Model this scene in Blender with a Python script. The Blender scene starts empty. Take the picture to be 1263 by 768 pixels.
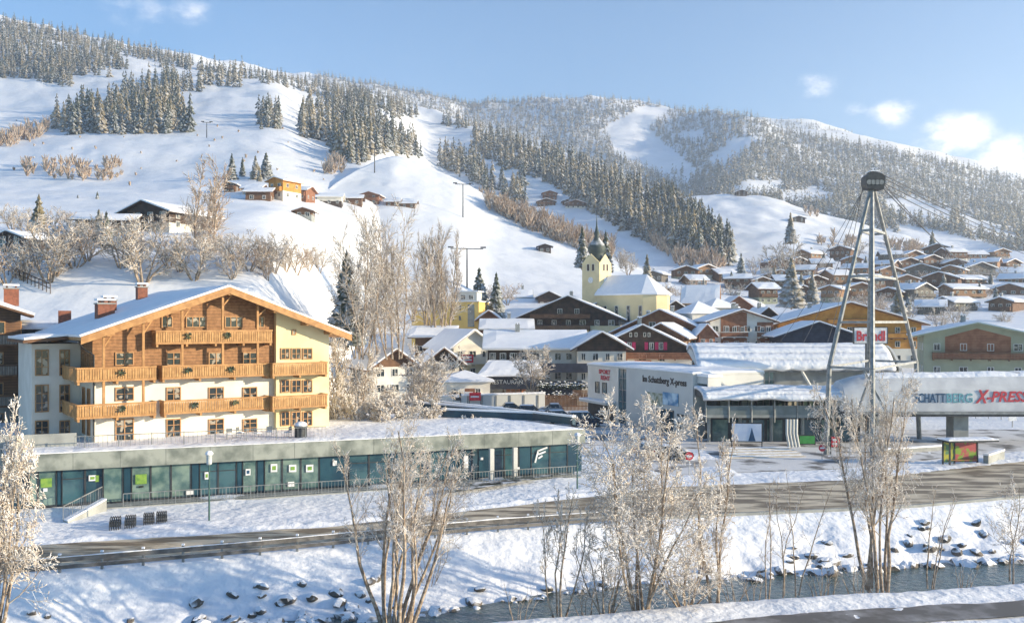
import bpy, bmesh, math, random
import numpy as np
from mathutils import Vector, Matrix, noise as mnoise
R = math.radians
S = bpy.context.scene
COL = S.collection
# ------------------------------------------------------------------ camera, sky, sun, exposure
FP, CX, HY, HC = 1150.0, 631.5, 396.0, 14.9      # focal length in photo pixels, centre column, horizon row, eye height
cd = bpy.data.cameras.new('camera'); cam = bpy.data.objects.new('camera', cd); COL.objects.link(cam)
cam.location = (0, 0, HC); cam.rotation_euler = (R(90), 0, 0)
cd.sensor_width = 36; cd.lens = 36 * FP / 1263; cd.shift_y = 12 / 1263; cd.clip_start = 0.5; cd.clip_end = 20000
S.camera = cam
SUN_AZ, SUN_EL = 11.0, 12.0                       # degrees from +X towards the camera side, elevation
sdir = Vector((math.cos(R(SUN_EL)) * math.cos(R(SUN_AZ)), -math.cos(R(SUN_EL)) * math.sin(R(SUN_AZ)), math.sin(R(SUN_EL))))
sl = bpy.data.lights.new('sun', 'SUN'); sl.energy = 4.9; sl.angle = R(0.6); sl.color = (1.0, 0.84, 0.60)
so = bpy.data.objects.new('sun', sl); COL.objects.link(so); so.rotation_euler = sdir.to_track_quat('Z', 'Y').to_euler()
W = bpy.data.worlds.new('World'); S.world = W; W.use_nodes = True
def world():
    nt = W.node_tree; N = nt.nodes; L = nt.links; N.clear()
    out = N.new('ShaderNodeOutputWorld'); bg = N.new('ShaderNodeBackground')
    sky = N.new('ShaderNodeTexSky'); sky.sky_type = 'NISHITA'; sky.sun_disc = False
    sky.sun_elevation = R(SUN_EL); sky.sun_rotation = R(90 + SUN_AZ)
    sky.altitude = 1000; sky.air_density = 1.0; sky.dust_density = 0.4; sky.ozone_density = 3.0
    tc = N.new('ShaderNodeTexCoord')
    nz = N.new('ShaderNodeTexNoise'); nz.inputs['Scale'].default_value = 34; nz.inputs['Detail'].default_value = 12; nz.inputs['Roughness'].default_value = 0.62
    mp = N.new('ShaderNodeMapping'); mp.inputs['Scale'].default_value = (1, 1, 1.6)
    L.new(tc.outputs['Generated'], mp.inputs['Vector']); L.new(mp.outputs['Vector'], nz.inputs['Vector'])
    acc = None
    for (px, py, rad, gain) in [(1180, 166, .034, .95), (1243, 194, .036, .85), (1102, 141, .026, .72), (1008, 106, .024, .62), (1056, 134, .013, .62),
                                (170, 12, .055, .42), (236, 16, .030, .50), (380, 44, .035, .30), (1330, 215, .08, .85), (1150, 186, .03, .6)]:
        d = Vector(((px - CX) / FP, 1, (HY - py) / FP)).normalized()
        sub = N.new('ShaderNodeVectorMath'); sub.operation = 'SUBTRACT'; sub.inputs[1].default_value = d
        nrm = N.new('ShaderNodeVectorMath'); nrm.operation = 'NORMALIZE'; L.new(tc.outputs['Generated'], nrm.inputs[0]); L.new(nrm.outputs[0], sub.inputs[0])
        sq = N.new('ShaderNodeVectorMath'); sq.operation = 'MULTIPLY'; sq.inputs[1].default_value = (1, 1, 1.7); L.new(sub.outputs[0], sq.inputs[0])
        ln = N.new('ShaderNodeVectorMath'); ln.operation = 'LENGTH'; L.new(sq.outputs[0], ln.inputs[0])
        mr = N.new('ShaderNodeMapRange'); mr.interpolation_type = 'SMOOTHSTEP'
        mr.inputs[1].default_value = 0; mr.inputs[2].default_value = rad * 2.1; mr.inputs[3].default_value = gain; mr.inputs[4].default_value = 0
        L.new(ln.outputs['Value'], mr.inputs[0])
        if acc is None: acc = mr.outputs[0]
        else:
            m = N.new('ShaderNodeMath'); m.operation = 'MAXIMUM'; L.new(acc, m.inputs[0]); L.new(mr.outputs[0], m.inputs[1]); acc = m.outputs[0]
    ml = N.new('ShaderNodeMath'); ml.operation = 'MULTIPLY'; L.new(acc, ml.inputs[0]); L.new(nz.outputs['Fac'], ml.inputs[1])
    cr = N.new('ShaderNodeMapRange'); cr.interpolation_type = 'SMOOTHSTEP'; cr.inputs[1].default_value = .17; cr.inputs[2].default_value = .46
    cr.inputs[3].default_value = 0; cr.inputs[4].default_value = .93; L.new(ml.outputs[0], cr.inputs[0])
    mix = N.new('ShaderNodeMixRGB'); mix.inputs[2].default_value = (7.4, 7.1, 6.9, 1)
    tint = N.new('ShaderNodeMixRGB'); tint.blend_type = 'MULTIPLY'; tint.inputs[0].default_value = 1; tint.inputs[2].default_value = (.87, 1.03, 1.10, 1); L.new(sky.outputs[0], tint.inputs[1])
    L.new(cr.outputs[0], mix.inputs[0]); L.new(tint.outputs[0], mix.inputs[1])
    L.new(mix.outputs[0], bg.inputs[0]); bg.inputs[1].default_value = 0.135; L.new(bg.outputs[0], out.inputs[0])
world()
S.view_settings.view_transform = 'Standard'; S.view_settings.look = 'None'; S.view_settings.gamma = 1; S.view_settings.exposure = 0.80
S.cycles.use_denoising = True; S.cycles.max_bounces = 6; S.cycles.diffuse_bounces = 3; S.cycles.volume_bounces = 1; S.cycles.transparent_max_bounces = 6
HAZE = 0.00020

# ------------------------------------------------------------------ helpers
def P(px, py, Y): return Vector(((px - CX) * Y / FP, Y, HC - (py - HY) * Y / FP))
def G(px, py, z=0.0):
    Y = (HC - z) * FP / (py - HY); return Vector(((px - CX) * Y / FP, Y, z))
_m = {}
def M(name, col, rough=.75, col2=None, scale=3.0, metal=0, bump=0, bscale=None, snow=None, wood=0, spec=.4, detail=4, thr=(.4, .6), along=None):
    """procedural material; snow=(lo, hi, noise scale) lays snow on faces that look up; wood = plank rows per metre"""
    if name in _m: return _m[name]
    m = bpy.data.materials.new(name); m.use_nodes = True; nt = m.node_tree; N = nt.nodes; L = nt.links
    b = N['Principled BSDF']; b.inputs['Roughness'].default_value = rough; b.inputs['Metallic'].default_value = metal
    b.inputs['Specular IOR Level'].default_value = spec
    geo = N.new('ShaderNodeNewGeometry'); tc = N.new('ShaderNodeTexCoord')
    if col2 is None: col2 = tuple(min(1, c * .8) for c in col)
    nz = N.new('ShaderNodeTexNoise'); nz.inputs['Scale'].default_value = scale; nz.inputs['Detail'].default_value = detail
    if along:
        mp = N.new('ShaderNodeMapping'); mp.inputs['Rotation'].default_value = (0, 0, R(-along[0])); mp.inputs['Scale'].default_value = (along[1], 1, 1); L.new(geo.outputs['Position'], mp.inputs['Vector']); L.new(mp.outputs[0], nz.inputs['Vector'])
    else: L.new(geo.outputs['Position'], nz.inputs['Vector'])
    mr = N.new('ShaderNodeMapRange'); mr.inputs[1].default_value = thr[0]; mr.inputs[2].default_value = thr[1]; L.new(nz.outputs['Fac'], mr.inputs[0])
    mx = N.new('ShaderNodeMixRGB'); mx.inputs[1].default_value = (*col, 1); mx.inputs[2].default_value = (*col2, 1); L.new(mr.outputs[0], mx.inputs[0])
    c = mx.outputs[0]
    if wood:
        wv = N.new('ShaderNodeTexWave'); wv.bands_direction = 'Z' if wood > 0 else 'X'; wv.inputs['Scale'].default_value = abs(wood) * .22; wv.inputs['Distortion'].default_value = .6
        wv.inputs['Detail'].default_value = 2; L.new(tc.outputs['Object'], wv.inputs['Vector'])
        w2 = N.new('ShaderNodeMixRGB'); w2.blend_type = 'MULTIPLY'; w2.inputs[0].default_value = .6
        wr = N.new('ShaderNodeMapRange'); wr.inputs[1].default_value = 0; wr.inputs[2].default_value = .35; wr.inputs[3].default_value = .45; wr.inputs[4].default_value = 1
        L.new(wv.outputs['Fac'], wr.inputs[0]); L.new(c, w2.inputs[1]); L.new(wr.outputs[0], w2.inputs[2]); c = w2.outputs[0]
    if snow:
        sp = N.new('ShaderNodeSeparateXYZ'); L.new(geo.outputs['Normal'], sp.inputs[0])
        n2 = N.new('ShaderNodeTexNoise'); n2.inputs['Scale'].default_value = snow[2]; n2.inputs['Detail'].default_value = 3; L.new(geo.outputs['Position'], n2.inputs['Vector'])
        ad = N.new('ShaderNodeMath'); ad.operation = 'ADD'; L.new(sp.outputs['Z'], ad.inputs[0])
        sc = N.new('ShaderNodeMath'); sc.operation = 'MULTIPLY_ADD'; sc.inputs[1].default_value = 1.6; sc.inputs[2].default_value = -.8; L.new(n2.outputs['Fac'], sc.inputs[0]); L.new(sc.outputs[0], ad.inputs[1])
        s2 = N.new('ShaderNodeMapRange'); s2.inputs[1].default_value = snow[0]; s2.inputs[2].default_value = snow[1]; L.new(ad.outputs[0], s2.inputs[0])
        m3 = N.new('ShaderNodeMixRGB'); m3.inputs[2].default_value = (.86, .87, .89, 1); L.new(s2.outputs[0], m3.inputs[0]); L.new(c, m3.inputs[1]); c = m3.outputs[0]
    L.new(c, b.inputs['Base Color'])
    if bump:
        n4 = N.new('ShaderNodeTexNoise'); n4.inputs['Scale'].default_value = bscale or scale * 4; n4.inputs['Detail'].default_value = 5; L.new(geo.outputs['Position'], n4.inputs['Vector'])
        bp = N.new('ShaderNodeBump'); bp.inputs['Strength'].default_value = 1; bp.inputs['Distance'].default_value = bump
        L.new(n4.outputs['Fac'], bp.inputs['Height']); L.new(bp.outputs[0], b.inputs['Normal'])
    _m[name] = m; return m
SNOW = M('snow', (.88, .89, .91), .6, (.82, .84, .88), .25, bump=.14, bscale=1.6)
RSNOW = M('roof snow', (.88, .89, .91), .6, (.84, .85, .88), .8, bump=.03, bscale=1.5)
HILLSNOW = M('hill snow', (.88, .89, .91), .7, (.78, .79, .80), .035, bump=.5, bscale=.12, thr=(.45, .8))
WHITE = M('white render', (.74, .70, .62), .8, (.66, .62, .54), .5)
CREAM = M('cream render', (.78, .74, .64), .8, (.70, .65, .55), .4)
YELLOW = M('pale yellow render', (.78, .67, .42), .8, (.71, .59, .33), .3)
OCHRE = M('ochre render', (.80, .57, .18), .8, (.72, .50, .15), .3)
TERRAY = M('orange timber', (.62, .30, .06), .7, (.50, .22, .04), .8, wood=5)
PINE = M('golden pine cladding', (.33, .165, .07), .65, (.24, .115, .045), 3, wood=5)
PINEL = M('light pine boards', (.52, .29, .11), .6, (.38, .20, .07), 2.0, wood=-5)
PINEB = M('pine beam', (.45, .24, .09), .6, (.34, .17, .06), 2.0)
BROWN = M('brown timber', (.20, .105, .055), .75, (.13, .07, .04), 1.0, wood=5)
REDBR = M('reddish timber', (.33, .15, .08), .75, (.24, .10, .05), 1.0, wood=5)
DARK = M('dark timber', (.085, .055, .04), .8, (.05, .035, .028), 1.0, wood=5)
NAVY = M('navy timber', (.035, .045, .075), .7, (.02, .028, .05), 1.0, wood=4)
GREENW = M('pale green render', (.38, .39, .27), .8, (.32, .33, .23), .4)
GREYW = M('grey concrete', (.34, .35, .33), .85, (.25, .26, .25), .7)
FASC = M('mottled grey green concrete', (.32, .34, .30), .8, (.15, .17, .15), .7, detail=8, thr=(.40, .62))
LGREY = M('light grey render', (.60, .60, .56), .8, (.54, .54, .51), .3)
METAL = M('galvanised steel', (.30, .31, .31), .5, (.20, .21, .21), 2, metal=.5)
MDARK = M('dark steel', (.06, .065, .07), .5, (.04, .045, .05), 2, metal=.4)
TEAL = M('dark teal panel', (.012, .045, .075), .35, (.02, .07, .10), .6)
GLASS = M('window glass', (.025, .035, .04), .08, (.34, .31, .26), 1.7, spec=.6, detail=1, thr=(.56, .60))  # pale patches painted in for curtains and reflections
GLASSG = M('pale green glass', (.20, .28, .24), .10, (.06, .12, .12), .7, spec=.8, detail=6)
GLASSD = M('dark blue glass', (.02, .06, .085), .08, (.05, .12, .14), .6, spec=.8)
FRAME = M('pine window frame', (.46, .25, .11), .6)
FRAMEW = M('white window frame', (.75, .73, .68), .6)
BRICK = M('red brick', (.26, .10, .06), .85, (.18, .07, .045), 4)
SALMON = M('salmon paint', (.72, .30, .16), .7)
REDP = M('red paint', (.60, .03, .05), .5)
PINK = M('crimson paint', (.55, .03, .12), .6)
ORANGE = M('orange fabric', (.85, .25, .04), .7)
GREENS = M('lime green sign', (.22, .36, .06), .6, (.12, .25, .05), 3)
WHITEP = M('white sign paint', (.80, .81, .82), .5)
BLUEP = M('blue paint', (.03, .20, .50), .5)
NAVYT = M('navy lettering', (.02, .08, .17), .5)
TEALT = M('teal lettering', (.14, .38, .44), .5)
REDT = M('red lettering', (.55, .05, .07), .5)
BLACKT = M('black lettering', (.02, .02, .02), .5)
BARK = M('frosted bark', (.42, .34, .26), .9, (.20, .145, .10), 5, snow=(.75, 1.1, 3.0))
TWIG = M('hoar frosted twigs', (.34, .25, .17), .85, (.62, .54, .44), 1.6, snow=(.0, .7, 2.2))
TWIGB = M('reddish frosted twigs', (.36, .23, .14), .85, (.58, .46, .34), .8, snow=(.0, .95, 1.2))
FROST = M('frost clumps', (.88, .86, .83), .7, (.66, .56, .45), 2.5)
SPRUCE = M('snowy spruce needles', (.035, .055, .035), .85, (.08, .085, .04), .8, snow=(.55, 1.15, 1.1))
SPRUCEF = M('frosted spruce needles', (.15, .13, .07), .85, (.33, .26, .14), .10, snow=(.5, 1.3, .5))
SPRUCED = M('distant frosted conifers', (.13, .13, .07), .85, (.27, .23, .13), .02, snow=(.6, 1.5, .3))
ROCK = M('river boulder', (.15, .13, .11), .85, (.07, .065, .055), 1.2, bump=.06, snow=(.48, .68, .9))
RUBBER = M('black rubber', (.02, .02, .02), .8)

def tag(o, label=None, cat=None, group=None, kind=None):
    if label: o['label'] = label
    if cat: o['category'] = cat
    if group: o['group'] = group
    if kind: o['kind'] = kind
    return o
def empty(name, loc, rz, label, cat, group=None):
    o = bpy.data.objects.new(name, None); o.empty_display_size = .5; COL.objects.link(o); o.location = loc; o.rotation_euler = (0, 0, rz)
    return tag(o, label, cat, group)
class MB:
    def __init__(s): s.v = []; s.f = []; s.m = []; s.mats = []
    def mi(s, m):
        if m not in s.mats: s.mats.append(m)
        return s.mats.index(m)
    def add(s, vs, fs, m):
        n = len(s.v); s.v += [tuple(v) for v in vs]; k = s.mi(m)
        for f in fs: s.f.append(tuple(n + i for i in f)); s.m.append(k)
        return s
    def box(s, x0, x1, y0, y1, z0, z1, m):
        return s.add([(x0, y0, z0), (x1, y0, z0), (x1, y1, z0), (x0, y1, z0), (x0, y0, z1), (x1, y0, z1), (x1, y1, z1), (x0, y1, z1)],
                     [(0, 3, 2, 1), (4, 5, 6, 7), (0, 1, 5, 4), (1, 2, 6, 5), (2, 3, 7, 6), (3, 0, 4, 7)], m)
    def prism(s, poly, off, m):
        """poly: 3-D points; off: extrusion vector"""
        n = len(poly); off = Vector(off); a = [Vector(p) for p in poly]; b = [p + off for p in a]
        fs = [tuple(range(n - 1, -1, -1)), tuple(range(n, 2 * n))] + [(i, (i + 1) % n, n + (i + 1) % n, n + i) for i in range(n)]
        return s.add(a + b, fs, m)
    def beam(s, a, b, w, h, m):
        a = Vector(a); b = Vector(b); d = (b - a).normalized(); up = Vector((0, 0, 1)) if abs(d.z) < .95 else Vector((1, 0, 0))
        x = d.cross(up).normalized() * w / 2; y = x.cross(d).normalized() * h / 2
        return s.prism([a - x - y, a + x - y, a + x + y, a - x + y], b - a, m)
    def tube(s, pts, r, m, n=8, r2=None):
        pts = [Vector(p) for p in pts]; vs = []; fs = []; k = len(pts)
        for i, p in enumerate(pts):
            d = (pts[min(i + 1, k - 1)] - pts[max(i - 1, 0)]).normalized(); up = Vector((0, 0, 1)) if abs(d.z) < .95 else Vector((1, 0, 0))
            x = d.cross(up).normalized(); y = x.cross(d); rr = r if r2 is None else r + (r2 - r) * i / (k - 1)
            for j in range(n): a = 2 * math.pi * j / n; vs.append(p + (x * math.cos(a) + y * math.sin(a)) * rr)
        for i in range(k - 1):
            for j in range(n): fs.append((i * n + j, i * n + (j + 1) % n, (i + 1) * n + (j + 1) % n, (i + 1) * n + j))
        fs += [tuple(range(n - 1, -1, -1)), tuple(range((k - 1) * n, k * n))]
        return s.add(vs, fs, m)
    def lathe(s, prof, m, n=16, c=(0, 0, 0)):
        vs = []; fs = []; k = len(prof)
        for (r, z) in prof:
            for j in range(n): a = 2 * math.pi * j / n; vs.append((c[0] + r * math.cos(a), c[1] + r * math.sin(a), c[2] + z))
        for i in range(k - 1):
            for j in range(n): fs.append((i * n + j, i * n + (j + 1) % n, (i + 1) * n + (j + 1) % n, (i + 1) * n + j))
        fs += [tuple(range(n - 1, -1, -1)), tuple(range((k - 1) * n, k * n))]
        return s.add(vs, fs, m)
    def sheet(s, a, b, c, d, th, m, nu=2, nv=2, amp=.0, seed=0, round_=.0, under=True, lip=0):
        """snow blanket on the quad a b c d (a-b one edge, d-c the opposite), th thick, wavy top, thinner rim; lip makes the a-b edge ragged"""
        a, b, c, d = map(Vector, (a, b, c, d)); nrm = (b - a).cross(d - a).normalized()
        if nrm.z < 0: nrm = -nrm
        top = []; bot = []
        for j in range(nv + 1):
            for i in range(nu + 1):
                u = i / nu; v = j / nv; p = (a * (1 - u) + b * u) * (1 - v) + (d * (1 - u) + c * u) * v
                e = min(u, 1 - u, v, 1 - v) * 2; h = th
                if amp: h += amp * mnoise.noise(p * .35 + Vector((seed * 7.1, 0, 0))) + amp * .5 * mnoise.noise(p * 1.1)
                if round_ and e < .001: h *= (1 - round_)
                q = p.copy()
                if lip and j == 0: q += (a - d).normalized() * lip * (.5 + mnoise.noise(p * .6 + Vector((seed, 3, 1)))) ; q.z -= lip * .25
                top.append(q + nrm * max(h, .03)); bot.append(q + nrm * .004)
        n = nu + 1; T = (nu + 1) * (nv + 1); fs = []
        for j in range(nv):
            for i in range(nu):
                q = (j * n + i, j * n + i + 1, (j + 1) * n + i + 1, (j + 1) * n + i); fs.append(q)
                if under: fs.append(tuple(T + k for k in reversed(q)))
        for i in range(nu): fs.append((i, T + i, T + i + 1, i + 1)); k = nv * n; fs.append((k + i + 1, T + k + i + 1, T + k + i, k + i))
        for j in range(nv): fs.append(((j + 1) * n, T + (j + 1) * n, T + j * n, j * n)); fs.append((j * n + nu, T + j * n + nu, T + (j + 1) * n + nu, (j + 1) * n + nu))
        return s.add(top + bot, fs, m)
    def build(s, name, parent=None, smooth=False, label=None, cat=None, group=None, kind=None, loc=None):
        me = bpy.data.meshes.new(name); me.from_pydata(s.v, [], s.f)
        for m in s.mats: me.materials.append(m)
        me.polygons.foreach_set('material_index', s.m)
        if smooth: me.polygons.foreach_set('use_smooth', [True] * len(s.f))
        me.update(); o = bpy.data.objects.new(name, me); COL.objects.link(o)
        if parent is not None: o.parent = parent
        if loc is not None: o.location = loc
        return tag(o, label, cat, group, kind)
def npmesh(name, V, tris=None, quads=None, mats=(), mt=None, mq=None, smooth=False):
    """mesh from numpy arrays"""
    me = bpy.data.meshes.new(name); V = np.asarray(V, dtype=np.float32)
    nt_ = 0 if tris is None else len(tris); nq = 0 if quads is None else len(quads)
    loops = np.concatenate([np.asarray(tris if nt_ else np.zeros((0, 3)), dtype=np.int32).ravel(), np.asarray(quads if nq else np.zeros((0, 4)), dtype=np.int32).ravel()])
    me.vertices.add(len(V)); me.vertices.foreach_set('co', V.ravel())
    me.loops.add(len(loops)); me.loops.foreach_set('vertex_index', loops)
    me.polygons.add(nt_ + nq)
    st = np.concatenate([np.arange(nt_) * 3, nt_ * 3 + np.arange(nq) * 4]).astype(np.int32)
    me.polygons.foreach_set('loop_start', st)
    try: me.polygons.foreach_set('loop_total', np.concatenate([np.full(nt_, 3), np.full(nq, 4)]).astype(np.int32))
    except Exception: pass
    for m in mats: me.materials.append(m)
    if mt is not None or mq is not None:
        a = np.concatenate([np.zeros(nt_, np.int32) if mt is None else np.asarray(mt, np.int32), np.zeros(nq, np.int32) if mq is None else np.asarray(mq, np.int32)])
        me.polygons.foreach_set('material_index', a)
    if smooth: me.polygons.foreach_set('use_smooth', np.ones(nt_ + nq, bool))
    me.update(calc_edges=True); me.validate(); return me
def link(name, me, parent=None, loc=None, **kw):
    o = bpy.data.objects.new(name, me); COL.objects.link(o)
    if parent is not None: o.parent = parent
    if loc is not None: o.location = loc
    return tag(o, **kw)
def copy_tree(o, parent=None):
    c = o.copy(); COL.objects.link(c)
    if parent is not None: c.parent = parent
    for ch in list(o.children): copy_tree(ch, c)
    return c
def nz2(X, Y, sc, seed=0, oct=3):
    """vectorised smooth value noise"""
    X = np.asarray(X, float) * sc + seed * 17.3; Y = np.asarray(Y, float) * sc - seed * 9.7; out = 0; a = 1; tot = 0
    for o in range(oct):
        xi = np.floor(X); yi = np.floor(Y); fx = X - xi; fy = Y - yi; fx = fx * fx * (3 - 2 * fx); fy = fy * fy * (3 - 2 * fy)
        h = lambda i, j: np.modf(np.abs(np.sin(i * 127.1 + j * 311.7 + seed * 3.3)) * 43758.5453)[0]
        v = (h(xi, yi) * (1 - fx) + h(xi + 1, yi) * fx) * (1 - fy) + (h(xi, yi + 1) * (1 - fx) + h(xi + 1, yi + 1) * fx) * fy
        out = out + a * (v * 2 - 1); tot += a; a *= .5; X = X * 2.03 + 5.1; Y = Y * 2.03 + 1.7
    return out / tot
# ------------------------------------------------------------------ terrain
def ip(x, pts):
    a = np.array(pts, float); return np.interp(x, a[:, 0], a[:, 1])
# lines of the near ground, in world metres: (X, Y)
EDGE = [(-60, 44), (-29.6, 53.9), (-26.7, 54.9), (-17, 58.6), (-2, 65.2), (12, 69.9), (31.5, 73.9), (43, 78.2), (90, 94)]      # guardrail / kerb above the bank
WFAR = [(-60, 38), (-30, 49.0), (-17, 53.3), (-6, 55.6), (-1, 57.6), (3.5, 60.3), (15, 63.2), (22, 65.0), (30, 67.0), (38, 68.3), (90, 86)]
WNEAR = [(-60, 28), (-25, 42), (-2, 50.8), (16, 55.4), (30.5, 58.1), (90, 72)]
ROADF = [(-60, 52.5), (-34.5, 61.0), (-12.7, 67.8), (-2, 74.0), (14.6, 84), (33, 88), (55, 99.6), (90, 112)]                    # far edge of the road
def zground(X, Y):
    X = np.asarray(X, float); Y = np.asarray(Y, float)
    e = ip(X, EDGE); wf = ip(X, WFAR); wn = ip(X, WNEAR)
    z = np.interp(Y, [0, 150, 165, 200, 250, 300, 350, 450, 600], [0, 0, 0, 2, 8, 15, 21, 36, 60])
    n = nz2(X, Y, .35, 1); n2 = nz2(X, Y, 1.1, 2)
    t = np.clip((Y - wf) / np.maximum(e - wf, .1), 0, 1)
    bank = -3.0 + 2.95 * (t ** .9) + (n * .35 + n2 * .12) * np.sin(np.pi * np.clip(t, 0, 1)) * 1.4
    z = np.where(Y < e, bank, z)
    bed = (Y < wf) & (Y > wn); z = np.where(bed, -3.3, z)
    t2 = np.clip((wn - Y) / 2.6, 0, 1); near = -3.3 + 2.55 * np.sqrt(t2) + (n * .12 + n2 * .05) * t2
    near = near + .12 * np.exp(-((wn - Y - 3.6) / .9) ** 2)
    z = np.where(Y <= wn, near, z)
    return z
def grid_obj(name, X, Y, Z, mat, **kw):
    nj, ni = X.shape; V = np.stack([X, Y, Z], -1).reshape(-1, 3); a = (np.arange(nj - 1)[:, None] * ni + np.arange(ni - 1)[None]).ravel()
    q = np.stack([a, a + 1, a + ni + 1, a + ni], 1)
    return link(name, npmesh(name, V, quads=q, mats=[mat], smooth=True), **kw)
xs = np.concatenate([np.linspace(-75, 75, 376), np.linspace(76, 130, 28)])
ys = np.concatenate([np.linspace(34, 84, 170), np.linspace(85, 170, 86)])
X, Y = np.meshgrid(xs, ys); Z = zground(X, Y)
mound = np.clip(nz2(X, Y, .22, 5) + .1, 0, 1) * .28
offroad = np.clip((Y - ip(X, ROADF) - 1.0) / 2.5, 0, 1) * np.clip((112 - Y) / 6, 0, 1)
Z = Z + mound * offroad * (X < 22) + 0.10 * np.clip(nz2(X, Y, .9, 8), 0, 1) * offroad
ridge = np.exp(-((Y - ip(X, ROADF) - .9) / .55) ** 2) * (.22 + .22 * nz2(X, Y, 1.3, 12)) + np.exp(-((Y - ip(X, EDGE) - .9) / .4) ** 2) * (.12 + .12 * nz2(X, Y, 1.5, 14))
Z = Z + np.clip(ridge, 0, 1)
grid_obj('ground', X, Y, Z, SNOW, kind='structure')
xs = np.linspace(-420, 900, 133); ys = np.linspace(170, 640, 95); X, Y = np.meshgrid(xs, ys)
grid_obj('town_ground', X, Y, zground(X, Y) - .02, SNOW, kind='structure')
mb = MB(); mb.box(-420, -75.1, -20, 169.9, -4, -.02, SNOW); mb.box(130.1, 900, -20, 169.9, -4, -.02, SNOW); mb.box(-75, 130, -20, 33.9, -4, -.9, SNOW)
mb.build('outlying_ground', kind='structure')
# river
xs = np.linspace(-75, 100, 260); mbv = []
v = np.linspace(-.02, 1.02, 26)
X = np.repeat(xs[None], 26, 0); Y = ip(xs, WNEAR)[None] * (1 - v[:, None]) + (ip(xs, WFAR)[None] + .7) * v[:, None] - .3
Zr = -2.62 + .05 * nz2(X, Y, 1.3, 3) + .03 * nz2(X, Y, 3.7, 4)
WATER = M('river water', (.05, .085, .08), .12, (.10, .15, .14), .9, bump=.10, bscale=2.4, spec=.7, detail=6, thr=(.45, .75))
grid_obj('river', X, Y, Zr, WATER, kind='structure')
# road with worn snow; warm tan of sunlight put into its colours
ROADM = M('wet sanded sunlit asphalt', (.20, .155, .10), .6, (.64, .54, .39), .85, bump=.03, bscale=4, detail=10, thr=(.44, .58), along=(18.5, .30))
ROADS = M('packed snow on asphalt', (.70, .69, .68), .7, (.16, .15, .14), .30, bump=.02, bscale=3, detail=7, thr=(.50, .62))
def strip(name, lo, hi, z, mat, x0=-70, x1=90, n=160, nv=8, **kw):
    xs = np.linspace(x0, x1, n); v = np.linspace(0, 1, nv)[:, None]; X = np.repeat(xs[None], nv, 0); Y = lo(xs)[None] * (1 - v) + hi(xs)[None] * v
    wig = nz2(xs, xs * 0, .5, 7) * .35
    Y = Y + wig[None] * v * 1.0
    return grid_obj(name, X, Y, np.full_like(X, z), mat, kind='structure', **kw)
strip('road', lambda x: ip(x, EDGE) + 1.5, lambda x: ip(x, ROADF), .03, ROADM)
strip('forecourt_paving', lambda x: ip(x, ROADF) + 6, lambda x: ip(x, ROADF) * 0 + 128, .045, ROADS, x0=14, x1=70, n=60, nv=24)
strip('side_street', lambda x: 0 * x + 112, lambda x: 0 * x + 150, .04, ROADS, x0=-12, x1=40, n=60, nv=24)
strip('riverside_path', lambda x: ip(x, WNEAR) - 8.0, lambda x: ip(x, WNEAR) - 5.4, -.70, M('damp path', (.13, .12, .11), .6, (.32, .31, .31), .7, detail=7, thr=(.45, .7)), x0=-10, x1=80)
# parking bays scraped down to the asphalt in front of the shop
bay = M('bare parking bay', (.09, .10, .085), .8, (.60, .61, .63), .9, detail=7, thr=(.50, .60))
for (a, b, c, d) in [(545, 612, 625, 600), (560, 606, 645, 597), (575, 601, 665, 594), (620, 594, 700, 588)]:
    pa = G(a, b, .13); pb = G(c, d, .13); dv = (pb - pa); nn = Vector((-dv.y, dv.x, 0)).normalized() * 1.0
    xs = np.linspace(0, 1, 20); vv = np.linspace(0, 1, 5)[:, None]
    X = pa.x + dv.x * xs[None] + nn.x * vv; Y = pa.y + dv.y * xs[None] + nn.y * vv
    w = nz2(X, Y, .9, a) * .5; grid_obj('parking_bay', X + w, Y + w, np.full_like(X, .40), bay, kind='structure')

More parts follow.
